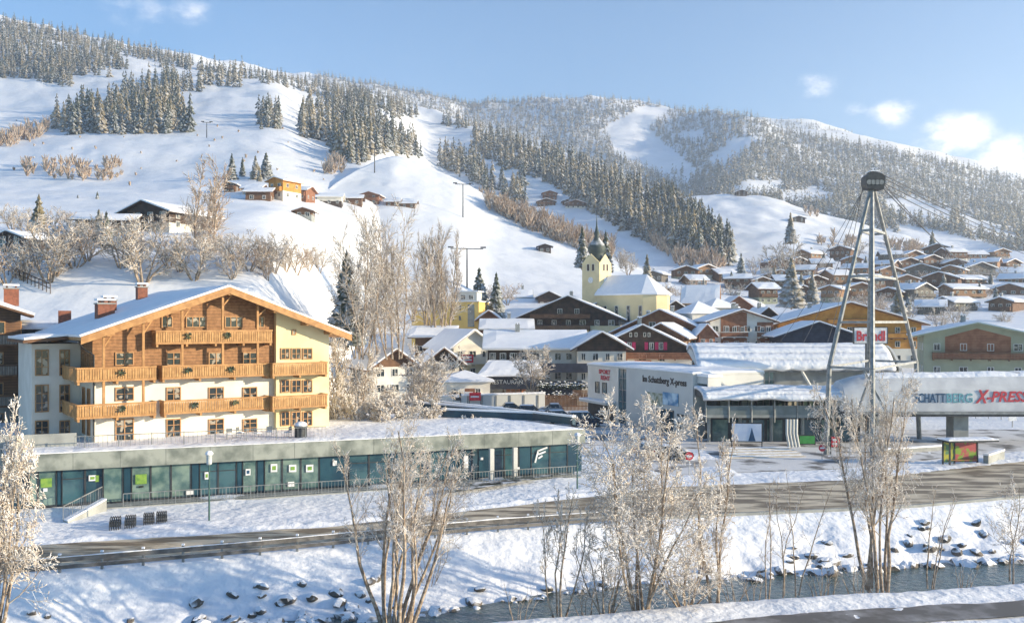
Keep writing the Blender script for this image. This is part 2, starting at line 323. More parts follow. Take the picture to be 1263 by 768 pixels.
class Sheet:
    """hillside from control columns {px: [(row px, depth), ...] bottom to top}; real surface, at() finds the point under a photo pixel"""
    def __init__(s, name, cols, nx, nt, mat, amp=1.0, sc=.012, seed=0, sm=6, back=(40, 120), tail=True):
        ks = sorted(cols); px = np.linspace(ks[0], ks[-1], nx); t = np.linspace(0, 1, nt); rows = []
        for k in ks:
            c = np.array(cols[k], float); tt = np.linspace(0, 1, len(c)); rows.append((np.interp(t, tt, c[:, 0]), np.log(np.interp(t, tt, c[:, 1]))))
        A = np.array([r[0] for r in rows]); B = np.array([r[1] for r in rows])
        PY = np.array([[np.interp(p, ks, A[:, j]) for p in px] for j in range(nt)]); LY = np.array([[np.interp(p, ks, B[:, j]) for p in px] for j in range(nt)])
        def blur(a, n, ax):
            k = np.hanning(2 * n + 3)[1:-1]; k /= k.sum(); pad = [(0, 0), (0, 0)]; pad[ax] = (n, n)
            ap = np.pad(a, pad, mode='reflect', reflect_type='odd'); return np.apply_along_axis(lambda r: np.convolve(r, k, 'valid'), ax, ap)
        PY = blur(blur(PY, sm, 1), max(2, nt // 14), 0); LY = blur(blur(LY, sm * 2, 1), max(2, nt // 14), 0)
        YY = np.exp(LY); X = (px[None] - CX) * YY / FP; Z = HC - (PY - HY) * YY / FP
        e = np.clip(np.linspace(0, 1, nt)[:, None] * 6, 0, 1)
        s.amp = amp
        Z = Z + amp * (YY / 400) * (nz2(X, YY, sc, seed, 4) * 5 + nz2(X, YY, sc * 6, seed + 3, 3) * 1.5 + nz2(X, YY * .35, sc * 22, seed + 5, 2) * .16) * e
        s.px, s.X, s.Y, s.Z = px, X, YY, Z
        s.PX = CX + X / YY * FP; s.PY = HY - (Z - HC) / YY * FP
        y0 = YY[0] * .80; xx0 = X[0] * .80; z0 = np.minimum(Z[0] - 1, zground(xx0, y0) - 1.5)
        Xb = [xx0[None], X]; Yb = [y0[None], YY]; Zb = [z0[None], Z]
        if tail:
            for i in range(1, 6):
                y2 = YY[-1] + back[0] * i; Xb.append((X[-1] * (y2 / YY[-1]))[None]); Yb.append(y2[None]); Zb.append((Z[-1] - back[1] * (i / 5) ** 1.4 * .6)[None])
        grid_obj(name, np.concatenate(Xb), np.concatenate(Yb), np.concatenate(Zb), mat, kind='structure')
    def at(s, px, py):
        f = (px - s.px[0]) / (s.px[-1] - s.px[0]) * (len(s.px) - 1); i = int(np.clip(f, 0, len(s.px) - 2)); a = min(max(f - i, 0), 1)
        c = s.PY[:, i] * (1 - a) + s.PY[:, i + 1] * a
        j = int(np.argmin(np.abs(c - py)))
        if c[j] < py and j > 0: j -= 1
        j = min(j, len(c) - 2); d = c[j] - c[j + 1]; b = 0 if abs(d) < 1e-6 else min(max((c[j] - py) / d, 0), 1)
        g = lambda A: (A[j, i] * (1 - a) + A[j, i + 1] * a) * (1 - b) + (A[j + 1, i] * (1 - a) + A[j + 1, i + 1] * a) * b
        return Vector((g(s.X), g(s.Y), g(s.Z)))
skA = [(-260, -20), (-100, 0), (0, 17), (60, 30), (100, 36), (150, 47), (240, 70), (300, 82), (400, 100), (450, 112), (520, 135), (570, 146), (585, 150), (640, 172), (700, 192), (780, 224), (850, 258), (905, 312), (940, 345)]
cA = {}
for k in [-260, -100, 0, 60, 120, 200, 280, 340]:
    top = ip(k, skA); cA[k] = [(430, 122), (392, 135), (362, 143), (325, 152), (290, 172), (262, 250), (240, 350), (205, 450), (165, 560), (130, 700), (95, 840), (top * .5 + 47 if top < 60 else top + 12, 980), (top, 1200)]
for k, ys_ in [(400, (145, 165, 185, 212, 250, 315)), (440, (200, 220, 240, 270, 300, 350)), (480, (290, 305, 320, 340, 360, 400))]:
    top = ip(k, skA); cA[k] = list(zip((430, 395, 370, 335, 300, 270), ys_)) + [(245, 420), (215, 480), (190, 560), (165, 680), (145, 820), (125, 960), (top, 1150)]
for k in [520, 570, 640, 700, 780, 850, 905, 940, 1000]:
    top = ip(k, skA) if k < 1000 else 360; f = np.linspace(380, top, 13); d = np.geomspace(420, ip(k, [(520, 1100), (585, 1000), (700, 850), (850, 640), (940, 500), (1000, 480)]), 13)
    cA[k] = list(zip(f, d))
hillA = Sheet('hill', cA, 260, 150, HILLSNOW, amp=.8, sc=.010, seed=3)
cB = {}
for k, top, yt, foot in [(370, 262, 380, 395), (400, 238, 430, 392), (430, 216, 460, 388), (460, 200, 480, 385), (485, 192, 490, 382), (520, 201, 490, 380), (560, 220, 480, 378), (600, 242, 470, 376), (650, 270, 455, 374), (700, 294, 440, 373), (760, 318, 425, 372), (820, 340, 410, 371), (880, 352, 400, 371), (930, 362, 395, 374), (990, 398, 390, 402)]:
    f = np.linspace(foot, top, 7); cB[k] = list(zip(f, np.linspace(270 if k < 600 else 300, yt, 7)))
hillB = Sheet('ski_hill', cB, 200, 90, HILLSNOW, amp=.45, sc=.012, seed=11, sm=4, back=(12, 30))
skD = [(250, 70), (380, 90), (450, 97), (500, 106), (550, 116), (600, 119), (700, 122), (760, 121), (790, 127), (850, 134), (900, 140), (930, 142), (960, 158), (1060, 176), (1160, 196), (1263, 222), (1500, 280), (1800, 330)]
cD = {}
for k in [250, 380, 450, 550, 650, 760, 850, 900, 930, 960, 1060, 1160, 1263, 1500, 1800]:
    top = ip(k, skD); f = np.linspace(370 if k < 1000 else 345, top + 3, 12); cD[k] = list(zip(f, np.geomspace(900 if k < 900 else 720, 2300 if k < 900 else 1900, 12)))
hillD = Sheet('mountain', cD, 240, 110, HILLSNOW, amp=1.3, sc=.0035, seed=21, sm=5, back=(120, 300))
cF = {k: list(zip(np.linspace(300, t, 5), np.linspace(2400, 2900, 5))) for k, t in [(860, 210), (900, 152), (930, 147), (960, 146), (1000, 149), (1060, 166), (1110, 182), (1160, 205), (1263, 260), (1500, 300)]}
hillF = Sheet('distant_mountain', cF, 90, 40, HILLSNOW, amp=.8, sc=.003, seed=31, sm=2, back=(120, 300))
cE = {}
for k, top, yt in [(780, 300, 760), (840, 246, 800), (900, 243, 800), (950, 247, 780), (1000, 258, 760), (1050, 272, 740), (1100, 287, 720), (1150, 302, 700), (1200, 316, 690), (1263, 332, 680), (1400, 360, 680), (1700, 390, 690)]:
    f = np.linspace(392, top, 9); cE[k] = list(zip(f, np.geomspace(400, yt, 9)))
hillE = Sheet('lower_slope', cE, 160, 90, HILLSNOW, amp=.7, sc=.010, seed=41, sm=4, back=(25, 60))
cV = {}
for k, top, yt in [(560, 395, 300), (680, 372, 340), (780, 356, 380), (860, 346, 410), (940, 338, 450), (1000, 322, 500), (1080, 316, 530), (1150, 313, 560), (1263, 322, 560), (1450, 345, 560), (1700, 370, 560)]:
    f = np.linspace(455, top, 9) + (22 if k < 600 else 6 if k < 700 else 0); cV[k] = list(zip(f, np.geomspace(205, yt, 9)))
hillV = Sheet('village_slope', cV, 140, 80, SNOW, amp=.12, sc=.03, seed=51, sm=4, back=(20, 30))
def on(sheet, px, py): return sheet.at(px, py)
# ------------------------------------------------------------------ trees
def seg_mesh(segs, n=3):
    """segs: array (k, 8) = p0 p1 r0 r1 -> verts, quads"""
    A = np.asarray(segs, float); p0 = A[:, 0:3]; p1 = A[:, 3:6]; r0 = A[:, 6:7]; r1 = A[:, 7:8]
    d = p1 - p0; d /= np.maximum(np.linalg.norm(d, axis=1, keepdims=True), 1e-6)
    up = np.where(np.abs(d[:, 2:3]) < .9, np.array([[0, 0, 1.]]), np.array([[1., 0, 0]]))
    x = np.cross(d, up); x /= np.linalg.norm(x, axis=1, keepdims=True); y = np.cross(x, d)
    V = []
    for P0, r in ((p0, r0), (p1, r1)):
        for j in range(n):
            a = 2 * math.pi * j / n + .5; V.append(P0 + (x * math.cos(a) + y * math.sin(a)) * r)
    V = np.stack(V, 1).reshape(-1, 3); b = (np.arange(len(A)) * 2 * n)[:, None]
    q = np.concatenate([b + np.array([[j, (j + 1) % n, n + (j + 1) % n, n + j]]) for j in range(n)])
    return V, q
OCT = np.array([(1, 0, 0), (0, 1, 0), (-1, 0, 0), (0, -1, 0), (0, 0, .8), (0, 0, -.8)], float)
OCTF = np.array([(0, 1, 4), (1, 2, 4), (2, 3, 4), (3, 0, 4), (1, 0, 5), (2, 1, 5), (3, 2, 5), (0, 3, 5)])
def grow(rng, p, d, length, rad, lvl, spec, out):
    """recursive branch; spec[lvl] = (n children, length ratio, angle, pieces, upward pull)"""
    nk, ratio, ang, k, pull = spec[lvl][:5]; p = np.array(p, float); d = np.array(d, float); pts = [p.copy()]; ds = [d.copy()]
    for i in range(k):
        d = d + rng.normal(0, .13, 3) + np.array([0, 0, pull]) / k; d /= np.linalg.norm(d)
        r0 = rad * (1 - .75 * i / k); r1 = rad * (1 - .75 * (i + 1) / k)
        q = p + d * length / k; out[lvl].append((*p, *q, r0, r1)); p = q; pts.append(p.copy()); ds.append(d.copy())
    if lvl + 1 >= len(spec): out['tips'].append((*p, rad)); return
    for c in range(nk):
        f = (c + rng.uniform(.2, 1)) / nk; f = .18 + .82 * f if lvl else spec[0][5] + (1 - spec[0][5]) * f
        i = min(int(f * k), k - 1); t = f * k - i; q = pts[i] * (1 - t) + pts[i + 1] * t; dd = ds[i]
        a = rng.uniform(0, 2 * math.pi); u = np.cross(dd, [0, 0, 1.] if abs(dd[2]) < .9 else [1., 0, 0]); u /= np.linalg.norm(u); w = np.cross(dd, u)
        an = R(ang * rng.uniform(.7, 1.3)); nd = dd * math.cos(an) + (u * math.cos(a) + w * math.sin(a)) * math.sin(an)
        grow(rng, q, nd, length * ratio * rng.uniform(.65, 1.2) * (1.15 - .55 * f), max(rad * (1 - .7 * f) * .5, spec[-1][5] if len(spec[-1]) > 5 else .02), lvl + 1, spec, out)
def leafless(seed, stems, H, spread, spec, rad, frost=.1, frostn=1.0, lean=0, basew=.3):
    """a bare frosted tree: returns (trunk V,q), (crown V,q,tri...) of segments"""
    rng = np.random.default_rng(seed); out = {i: [] for i in range(len(spec))}; out['tips'] = []
    for s in range(stems):
        a = 2 * math.pi * (s + rng.uniform(0, .6)) / stems; sp = spread * rng.uniform(.4, 1) if stems > 1 else spread * .2
        d = np.array([math.cos(a) * sp + lean, math.sin(a) * sp, 1.]); d /= np.linalg.norm(d)
        b = (basew * math.cos(a) * (stems > 1), basew * math.sin(a) * (stems > 1), -.3)
        grow(rng, b, d, H * rng.uniform(.72, 1) if stems > 1 else H, rad * rng.uniform(.7, 1), 0, spec, out)
    return out, rng
def tree_obj(name, out, rng, loc, label, cat, group=None, frost=.08, keep=1.0, twig=None, rz=0, trunklv=1):
    root = empty(name, loc, rz, label, cat, group); lv = [k for k in out if k != 'tips']
    V, q = seg_mesh(sum([out[k] for k in lv[:trunklv]], []), 6); link('trunk', npmesh('trunk', V, quads=q, mats=[BARK], smooth=True), root)
    V, q = seg_mesh(sum([out[k] for k in lv[trunklv:]], []), 3)
    L = np.array(out[lv[-1]]); n = len(L); nt = int(n * 3.0 * keep)
    if nt and frost:
        L = L[rng.integers(0, n, nt)]; f = rng.uniform(.1, 1.05, (nt, 1)); c = L[:, :3] * (1 - f) + L[:, 3:6] * f; d = L[:, 3:6] - L[:, :3]; d /= np.maximum(np.linalg.norm(d, axis=1, keepdims=True), 1e-6)
        sc = frost * .18 * rng.uniform(.5, 1.5, (nt, 1, 1)); B = OCT[None] * sc * (1 + rng.normal(0, .3, (nt, 1, 3)).clip(-.5, .6)); al = (B * d[:, None]).sum(-1, keepdims=True)
        B = B + al * d[:, None] * rng.uniform(.5, 3.0, (nt, 1, 1)) + c[:, None] + np.array([0, 0, frost * .15]); B = B.reshape(-1, 3); n = nt
        F = (OCTF[None] + (np.arange(n) * 6)[:, None, None]).reshape(-1, 3) + len(V)
        V = np.concatenate([V, B]); me = npmesh('crown', V, tris=F, quads=q, mats=[twig or TWIG, FROST], mt=np.ones(len(F)), mq=np.zeros(len(q)))
    else: me = npmesh('crown', V, quads=q, mats=[twig or TWIG])
    link('crown', me, root); return root
def conifer_mesh(seed, H, Rr, nw, nb, mat, bare=.08, droop=.35):
    rng = np.random.default_rng(seed); V = []; T = []
    for w in range(nw):
        f = (w + rng.uniform(-.3, .3)) / nw; f = max(f, 0); z = H * (bare + (1 - bare) * f); L0 = Rr * (1 - f) ** .85 + .04 * Rr
        k = max(4, int(nb * (1 - .55 * f)))
        for b in range(k):
            a = 2 * math.pi * (b + rng.uniform(-.35, .35)) / k + w * 1.3; L = L0 * rng.uniform(.65, 1.2); zz = z + rng.uniform(-.5, .5) * H / nw
            ca, sa = math.cos(a), math.sin(a); wd = L * rng.uniform(.22, .34); dr = L * droop * rng.uniform(.7, 1.5); h = L * .16 + .05
            n = len(V); m = .55 * L
            V += [(0, 0, zz + h), (m * ca - wd * sa, m * sa + wd * ca, zz - dr * .55 - h * .6), (m * ca + wd * sa, m * sa - wd * ca, zz - dr * .55 - h * .6), (m * ca, m * sa, zz - dr * .25 + h * .4), (L * ca, L * sa, zz - dr)]
            T += [(n, n + 1, n + 3), (n, n + 3, n + 2), (n + 1, n + 4, n + 3), (n + 3, n + 4, n + 2)]
    n = len(V); V += [(.06 * Rr, 0, H * .9), (-.03 * Rr, .05 * Rr, H * .9), (-.03 * Rr, -.05 * Rr, H * .9), (0, 0, H * 1.03)]; T += [(n, n + 1, n + 3), (n + 1, n + 2, n + 3), (n + 2, n, n + 3)]
    return np.array(V), np.array(T)
def trunk_mesh(H, r):
    mb = MB(); mb.tube([(0, 0, -1), (0, 0, H * .95)], r, BARK, 6, r * .25); return mb
_con = {}
def conifer_proto(kind, seed):
    """unit-height spruce; kind 'dark' or 'frost'; detail for near ones"""
    key = (kind, seed)
    if key not in _con:
        near = kind.endswith('near'); V, T = conifer_mesh(seed, 1.0, .17 + .02 * (seed % 3), 20 if near else 12, 13 if near else 8, None)
        me = npmesh('crown', V, tris=T, mats=[SPRUCE if kind.startswith('dark') else SPRUCEF])
        tm = MB(); tm.tube([(0, 0, -.06), (0, 0, .9)], .014, BARK, 5, .004); to = bpy.data.meshes.new('trunk'); to.from_pydata(tm.v, [], tm.f); to.materials.append(BARK)
        _con[key] = (me, to)
    return _con[key]
def conifer(loc, H, kind, seed, label, group=None, wid=1.0, name='spruce_tree', parts=True):
    me, tr = conifer_proto(kind, seed % 5); rz = (seed * 1.7) % 6.28
    if parts:
        r = empty(name, loc, rz, label, 'tree', group); r.scale = (H * wid, H * wid, H)
        link('trunk', tr, r); link('crown', me, r); return r
    o = link(name, me, None, loc, label=label, cat='tree', group=group); o.rotation_euler = (0, 0, rz); o.scale = (H * wid, H * wid, H); return o
# --- forests on the hillsides: polygons in photo pixels on a hillside, the largest 280 spruces single, the rest one wood
def inpoly(x, y, poly):
    c = False; n = len(poly); j = n - 1
    for i in range(n):
        xi, yi = poly[i]; xj, yj = poly[j]
        if (yi > y) != (yj > y) and x < (xj - xi) * (y - yi) / (yj - yi) + xi: c = not c
        j = i
    return c
rngF = random.Random(4)
def plant(sheet, poly, step, Hm, kind, jit=.6, p=1.0, store=None):
    xs = [q[0] for q in poly]; ys = [q[1] for q in poly]; y = min(ys); out = []
    while y < max(ys):
        x = min(xs); st = step
        while x < max(xs):
            xx = x + rngF.uniform(-jit, jit) * st; yy = y + rngF.uniform(-jit, jit) * st * .6
            if rngF.random() < p and inpoly(xx, yy, poly):
                q = sheet.at(xx, yy); out.append((q.x, q.y, q.z, Hm * rngF.choice((.55, .8, 1, 1.1, 1.3)) * rngF.uniform(.85, 1.15), kind, xx, yy))
            x += st
        y += step * .55
    return out
WA = []
WA += plant(hillA, [(-40, 60), (0, 40), (60, 48), (100, 56), (140, 64), (150, 74), (112, 92), (90, 98), (88, 110), (60, 104), (30, 98), (-40, 96)], 4.6, 11, 'm')
WA += plant(hillA, [(-40, 24), (0, 26), (60, 36), (100, 44), (160, 58), (220, 70), (240, 78), (240, 86), (190, 76), (150, 70), (90, 56), (0, 44), (-40, 44)], 4.6, 11, 'm')
WA += plant(hillA, [(60, 158), (100, 140), (160, 128), (215, 112), (222, 140), (235, 164), (190, 166), (130, 168), (70, 166)], 6.4, 17, 'm')
WA += plant(hillA, [(140, 118), (215, 88), (225, 112), (170, 130)], 6.4, 13, 'm', p=.7)
WA += plant(hillA, [(180, 100), (260, 100), (262, 116), (185, 112)], 6.4, 13, 'f', p=.7)
WA += plant(hillA, [(55, 78), (92, 76), (90, 98), (55, 98)], 6.4, 12, 'f', p=.6)
WA += plant(hillA, [(112, 86), (138, 84), (136, 98), (112, 98)], 6.4, 12, 'm', p=.6)
WA += plant(hillA, [(240, 84), (300, 92), (300, 110), (262, 106)], 5.6, 14, 'm')
WA += plant(hillA, [(300, 88), (360, 98), (430, 112), (500, 132), (500, 140), (420, 128), (370, 112), (300, 98)], 4.4, 11, 'f')
WA += plant(hillA, [(314, 142), (338, 140), (350, 158), (322, 160)], 5.6, 15, 'd')
WA += plant(hillA, [(372, 140), (400, 132), (450, 140), (490, 165), (530, 195), (470, 190), (440, 205), (415, 200), (405, 180), (370, 168)], 6.4, 16, 'm')
WA += plant(hillA, [(400, 116), (450, 120), (470, 140), (400, 136)], 4.8, 13, 'f')
WA += plant(hillA, [(468, 132), (516, 138), (516, 146), (480, 146)], 4.8, 14, 'm')
WA += plant(hillA, [(545, 150), (584, 152), (584, 160), (548, 158)], 5.6, 14, 'm')
WA += plant(hillA, [(540, 190), (580, 192), (612, 222), (610, 244), (575, 222), (540, 206)], 6.4, 15, 'd')
WA += plant(hillA, [(584, 158), (640, 176), (700, 194), (780, 228), (850, 258), (905, 312), (905, 324), (860, 322), (790, 296), (730, 262), (680, 230), (620, 208), (584, 186)], 5.6, 14, 'm')
WA += plant(hillA, [(615, 228), (645, 222), (652, 262), (618, 256)], 7.2, 15, 'm')
WA += plant(hillA, [(840, 262), (862, 258), (905, 312), (900, 330), (850, 318)], 6.4, 15, 'd', p=.8)
WA += plant(hillA, [(800, 240), (830, 236), (860, 256), (810, 252)], 5.6, 14, 'm')
WA += plant(hillA, [(648, 118), (652, 118), (652, 119)], 6.4, 10, 'm')
for (x0, y0) in [(150, 84), (205, 80), (210, 96), (62, 98), (178, 70), (226, 82), (145, 82)]:
    WA += plant(hillA, [(x0 - 8, y0 - 3), (x0 + 8, y0 - 3), (x0 + 8, y0 + 4), (x0 - 8, y0 + 4)], 4.8, 12, 'm')
BUSH = plant(hillA, [(590, 240), (660, 262), (720, 292), (760, 306), (760, 312), (700, 300), (640, 284), (590, 262)], 6, 8, 'b')
BUSH += plant(hillA, [(790, 270), (860, 300), (900, 326), (890, 336), (840, 330), (800, 300)], 6, 8, 'b')
BUSH += plant(hillA, [(0, 176), (40, 162), (66, 158), (60, 166), (0, 186)], 6, 8, 'b') + plant(hillA, [(20, 200), (150, 205), (150, 226), (20, 218)], 7, 5, 'b', p=.55)
BUSH += plant(hillA, [(400, 205), (425, 205), (425, 216), (400, 216)], 6, 7, 'b')
BUSH += plant(hillB, [(600, 246), (660, 275), (740, 310), (760, 318), (740, 318), (660, 288), (600, 258)], 5, 7, 'b')
BUSH += plant(hillE, [(1090, 300), (1150, 310), (1150, 324), (1090, 312)], 6, 7, 'b') + plant(hillE, [(1020, 290), (1060, 296), (1060, 308), (1000, 304)], 7, 7, 'b', p=.5)
BUSH += plant(hillE, [(990, 262), (1010, 262), (1010, 270), (990, 270)], 6, 7, 'b')
BUSH += [(*t[:3], t[3] * .3, *t[4:]) for t in plant(hillA, [(0, 120), (60, 125), (380, 150), (430, 240), (300, 225), (0, 235)], 12, 5, 'b', p=.12)]
FD = []
RUNS = [[(745, 160), (790, 132), (830, 132), (800, 160), (830, 185), (860, 210), (850, 235), (800, 210), (760, 190)], [(866, 205), (905, 170), (945, 168), (920, 188), (890, 204)], [(835, 165), (870, 160), (868, 172), (838, 172)],
        [(905, 232), (925, 222), (965, 226), (960, 240), (905, 240)], [(965, 240), (1000, 232), (1026, 238), (1020, 250), (965, 250)], [(1085, 245), (1130, 245), (1175, 262), (1170, 276), (1100, 268)], [(1105, 275), (1150, 283), (1263, 312), (1263, 330), (1180, 318), (1110, 290)], [(640, 115), (652, 115), (652, 120), (640, 120)], [(1180, 262), (1263, 292), (1263, 304), (1190, 284)]]
for t in plant(hillD, [(380, 92), (450, 98), (550, 117), (650, 121), (760, 122), (850, 135), (930, 143), (960, 160), (1060, 178), (1160, 198), (1263, 224), (1300, 236), (1300, 330), (1160, 300), (1000, 262), (900, 250), (820, 250), (700, 210), (590, 160), (500, 140), (380, 110)], 4.0, 15, 'F', jit=.9):
    if not any(inpoly(t[5], t[6], r) for r in RUNS): FD.append(t)
for t in plant(hillF, [(860, 215), (900, 156), (930, 149), (960, 148), (1000, 151), (1060, 168), (1110, 184), (1160, 207), (1200, 240), (860, 240)], 4.5, 13, 'F'): FD.append(t)
for t in plant(hillD, [(500, 210), (900, 210), (900, 250), (500, 250)], 8, 15, 'F'): FD.append(t)
print('trees', len(WA), len(BUSH), len(FD))
WA.sort(key=lambda t: -t[3] / t[1])
GRP = {'forest': 'snow dusted spruces in the woods on the ski hill'}
def zone(px, py):
    if px < 245: return 'snow-dusted spruce in the woods left of the piste' if py > 96 else 'snow-dusted spruce in the wood along the upper left ridge'
    if px < 360: return 'snow-dusted spruce in the small wood atop the piste'
    if px < 532: return 'snow-dusted spruce in the wood above the piste shoulder'
    if px < 660 and py > 186 and px < 655 and not (px > 612 and py < 215): return 'snow-dusted spruce in the narrow wood between the two pistes'
    return 'snow-dusted spruce in the long wood above the church'
N_IND = 262
ZR = {}
for t in WA[:N_IND]: z0 = zone(t[5], t[6]); a, b = ZR.get(z0, (999, 0)); ZR[z0] = (min(a, t[6]), max(b, t[6]))
for i, (x, y, z, h, k, px, py) in enumerate(WA[:N_IND]):
    lb0 = zone(px, py)
    kd = {'d': 'dark', 'f': 'frost'}.get(k, 'dark' if (i * 7) % 10 < 4 else 'frost'); ymin, ymax = ZR.get(lb0, (py, py)); f = (py - ymin) / max(ymax - ymin, 1); lb = ('tall ' if h > 15.5 else 'small ' if h < 10 else '') + lb0.replace('snow-dusted', 'green snow-dusted' if kd == 'dark' else 'pale frosted') + (', near its upper edge' if f < .3 else ', near its lower edge' if f > .7 else ', about halfway down')
    conifer((x, y, z - .3), h, kd, i, lb, lb0.replace('snow-dusted spruce', 'spruces'), wid=1.0 + .25 * ((i * 3) % 5) / 4, parts=False)
def wood(name, pts, nw, nb, label_kind='stuff', mats=None, seed=5, wid=1.0):
    rng = np.random.default_rng(seed); Vs = []; Ts = []; Ms = []; off = 0
    protos = [conifer_mesh(seed + s, 1.0, .21 * wid, nw, nb, None, droop=.4) for s in range(6)]
    A = np.array([p[:4] for p in pts])
    for s in range(6):
        B = A[s::6]
        if not len(B): continue
        V, T = protos[s]; a = rng.uniform(0, 6.28, len(B)); c = np.cos(a)[:, None]; sn = np.sin(a)[:, None]; h = B[:, 3:4]; wv = rng.uniform(.8, 1.3, (len(B), 1))
        X = (V[None, :, 0] * c - V[None, :, 1] * sn) * h * wv + B[:, 0:1]; Yv = (V[None, :, 0] * sn + V[None, :, 1] * c) * h * wv + B[:, 1:2]; Zv = V[None, :, 2] * h + B[:, 2:3] - .3
        Vs.append(np.stack([X, Yv, Zv], -1).reshape(-1, 3)); Ts.append((T[None] + (np.arange(len(B)) * len(V))[:, None, None] + off).reshape(-1, 3)); off += len(B) * len(V)
        if len(mats) > 1: Ms.append(np.repeat((rng.random(len(B)) < .6).astype(int), len(T)))
    link(name, npmesh(name, np.concatenate(Vs), tris=np.concatenate(Ts), mats=mats, mt=np.concatenate(Ms) if Ms else None), kind='stuff')
wood('forest', WA[N_IND:], 7, 6, mats=[SPRUCE, SPRUCEF])
wood('mountain_forest', FD, 4, 5, mats=[SPRUCED, SPRUCEF], wid=1.25)
def scrub(name, pts, seed, scale=1.0):
    rng = np.random.default_rng(seed); segs = []
    for (x, y, z, h, *_r) in pts:
        n = 26; a = rng.uniform(0, 6.28, n); sp = rng.uniform(.05, .45, n) * h * .8; z0 = rng.uniform(0, .55, n) * h
        for i in range(n):
            b = np.array([x + math.cos(a[i]) * sp[i] * z0[i] / h, y + math.sin(a[i]) * sp[i] * z0[i] / h, z + z0[i] - .2]); e = np.array([x + math.cos(a[i]) * sp[i] * 1.1, y + math.sin(a[i]) * sp[i] * 1.1, z + min(z0[i] + h * rng.uniform(.25, .5), h)])
            segs.append((*b, *e, .30 * scale, .16 * scale))
    V, q = seg_mesh(segs, 3); link(name, npmesh(name, V, quads=q, mats=[TWIGB]), kind='stuff')
scrub('hillside_undergrowth', BUSH, 8)
# ------------------------------------------------------------------ buildings: shared pieces
def window_mb(w, h, fm=FRAME, gm=GLASS, cols=2, rows=1, t=.09, dep=.10):
    """window in the local plane y=0 facing -y, origin at the middle of its lower edge"""
    mb = MB(); x = w / 2
    mb.box(-x, x, -dep, .05, 0, t, fm).box(-x, x, -dep, .05, h - t, h, fm).box(-x, -x + t, -dep, .05, t, h - t, fm).box(x - t, x, -dep, .05, t, h - t, fm)
    for i in range(1, cols): c = -x + w * i / cols; mb.box(c - t * .4, c + t * .4, -dep * .9, .05, t, h - t, fm)
    for j in range(1, rows): c = h * j / rows; mb.box(-x + t, x - t, -dep * .7, .04, c - t * .3, c + t * .3, fm)
    mb.box(-x + t * .9, x - t * .9, -.035, -.02, t * .9, h - t * .9, gm)
    return mb
_win = {}
def put_window(root, x, y, z, w, h, rot=0, fm=FRAME, gm=GLASS, cols=2, rows=1, label=None, name='window', big=False):
    key = (round(w, 2), round(h, 2), fm.name, gm.name, cols, rows)
    if key not in _win: m = window_mb(w, h, fm, gm, cols, rows, t=.16 if big else .09).build('window'); _win[key] = m.data; bpy.data.objects.remove(m)
    o = link(name, _win[key], root, (x, y, z)); o.rotation_euler = (0, 0, rot)
    if label: o['label'] = label
    return o
def balcony(root, x0, x1, z, dep=1.3, h=1.05, m=PINEL, rail=PINEB, y=0, ret=True, label=None, slat=.14, x0o=None):
    """timber balcony on the front y=0 between x0 and x1: deck, boarded parapet with gaps, rails"""
    mb = MB(); mb.box(x0, x1, y - dep, y - .003, z - .16, z, rail)
    def run(a, b, ax):
        n = max(2, int(abs(b - a) / slat)); st = (b - a) / n
        for i in range(n):
            c = a + st * (i + .5); wdt = abs(st) * .40
            if ax == 'x': mb.box(c - wdt, c + wdt, y - dep, y - dep + .035, z - .05, z + h * .84, m)
            else: mb.box(ax_x, ax_x + .035, c - wdt, c + wdt, z - .05, z + h * .84, m)
        if ax == 'x': mb.box(a, b, y - dep - .05, y - dep + .09, z + h * .86, z + h, rail); mb.box(a, b, y - dep - .02, y - dep + .06, z - .18, z - .02, rail)
        else: lo, hi = sorted((a, b)); mb.box(ax_x - .04, ax_x + .09, lo, hi, z + h * .86, z + h, rail)
    run(x0, x1, 'x')
    if ret:
        for ax_x in (x0, x1 - .035): run(y - dep + .05, y - .01, 'y')
    n = max(2, int((x1 - x0) / 2.6))
    for i in range(n + 1):
        c = x0 + .15 + (x1 - x0 - .3) * i / n; mb.box(c - .09, c + .09, y - dep + .06, y - .01, z - .42, z - .16, rail)
    return mb.build('balcony', root, label=label)
def gable_roof(root, w, d, h, rise, ovs=1.0, ovf=1.2, axis='y', th=.22, snow=.45, bm=BROWN, nu=8, nv=3, seed=0, off=(0, 0), amp=.10, snm=RSNOW, lip=.12):
    """pitched roof over x in [-w/2, w/2], y in [0, d] (ridge along y, or along x when axis='x'); boards + snow blanket sub-part"""
    mb = MB(); sn = MB(); ox, oy = off
    if axis == 'y': hw, L0, L1 = w / 2, -ovf, d + ovf; f = lambda s, t, z: (s + ox, t + oy, z)
    else: hw, L0, L1 = d / 2, -w / 2 - ovf, w / 2 + ovf; f = lambda s, t, z: (t + ox, d / 2 + s + oy, z)
    k = rise / hw; ez = h - ovs * k
    for sg in (-1, 1):
        e0 = f(sg * (hw + ovs), L0, ez); e1 = f(sg * (hw + ovs), L1, ez); r0 = f(0, L0, h + rise); r1 = f(0, L1, h + rise)
        up = Vector((0, 0, th))
        a, b, c, dd = map(Vector, (e0, e1, r1, r0)); mb.prism([a, b, c, dd], up, bm)
        ins = .12; g0 = f(sg * (hw + ovs - .05), L0 + ins, ez + th + .05 * k); g1 = f(sg * (hw + ovs - .05), L1 - ins, ez + th + .05 * k)
        q0 = f(0, L0 + ins, h + rise + th + .0); q1 = f(0, L1 - ins, h + rise + th + .0)
        sn.sheet(g0, g1, q1, q0, snow, snm, nu, nv, amp=amp, seed=seed + sg, round_=.45, lip=lip)
    r = mb.build('roof', root); sn.build('snow_cover', r, smooth=False); return r
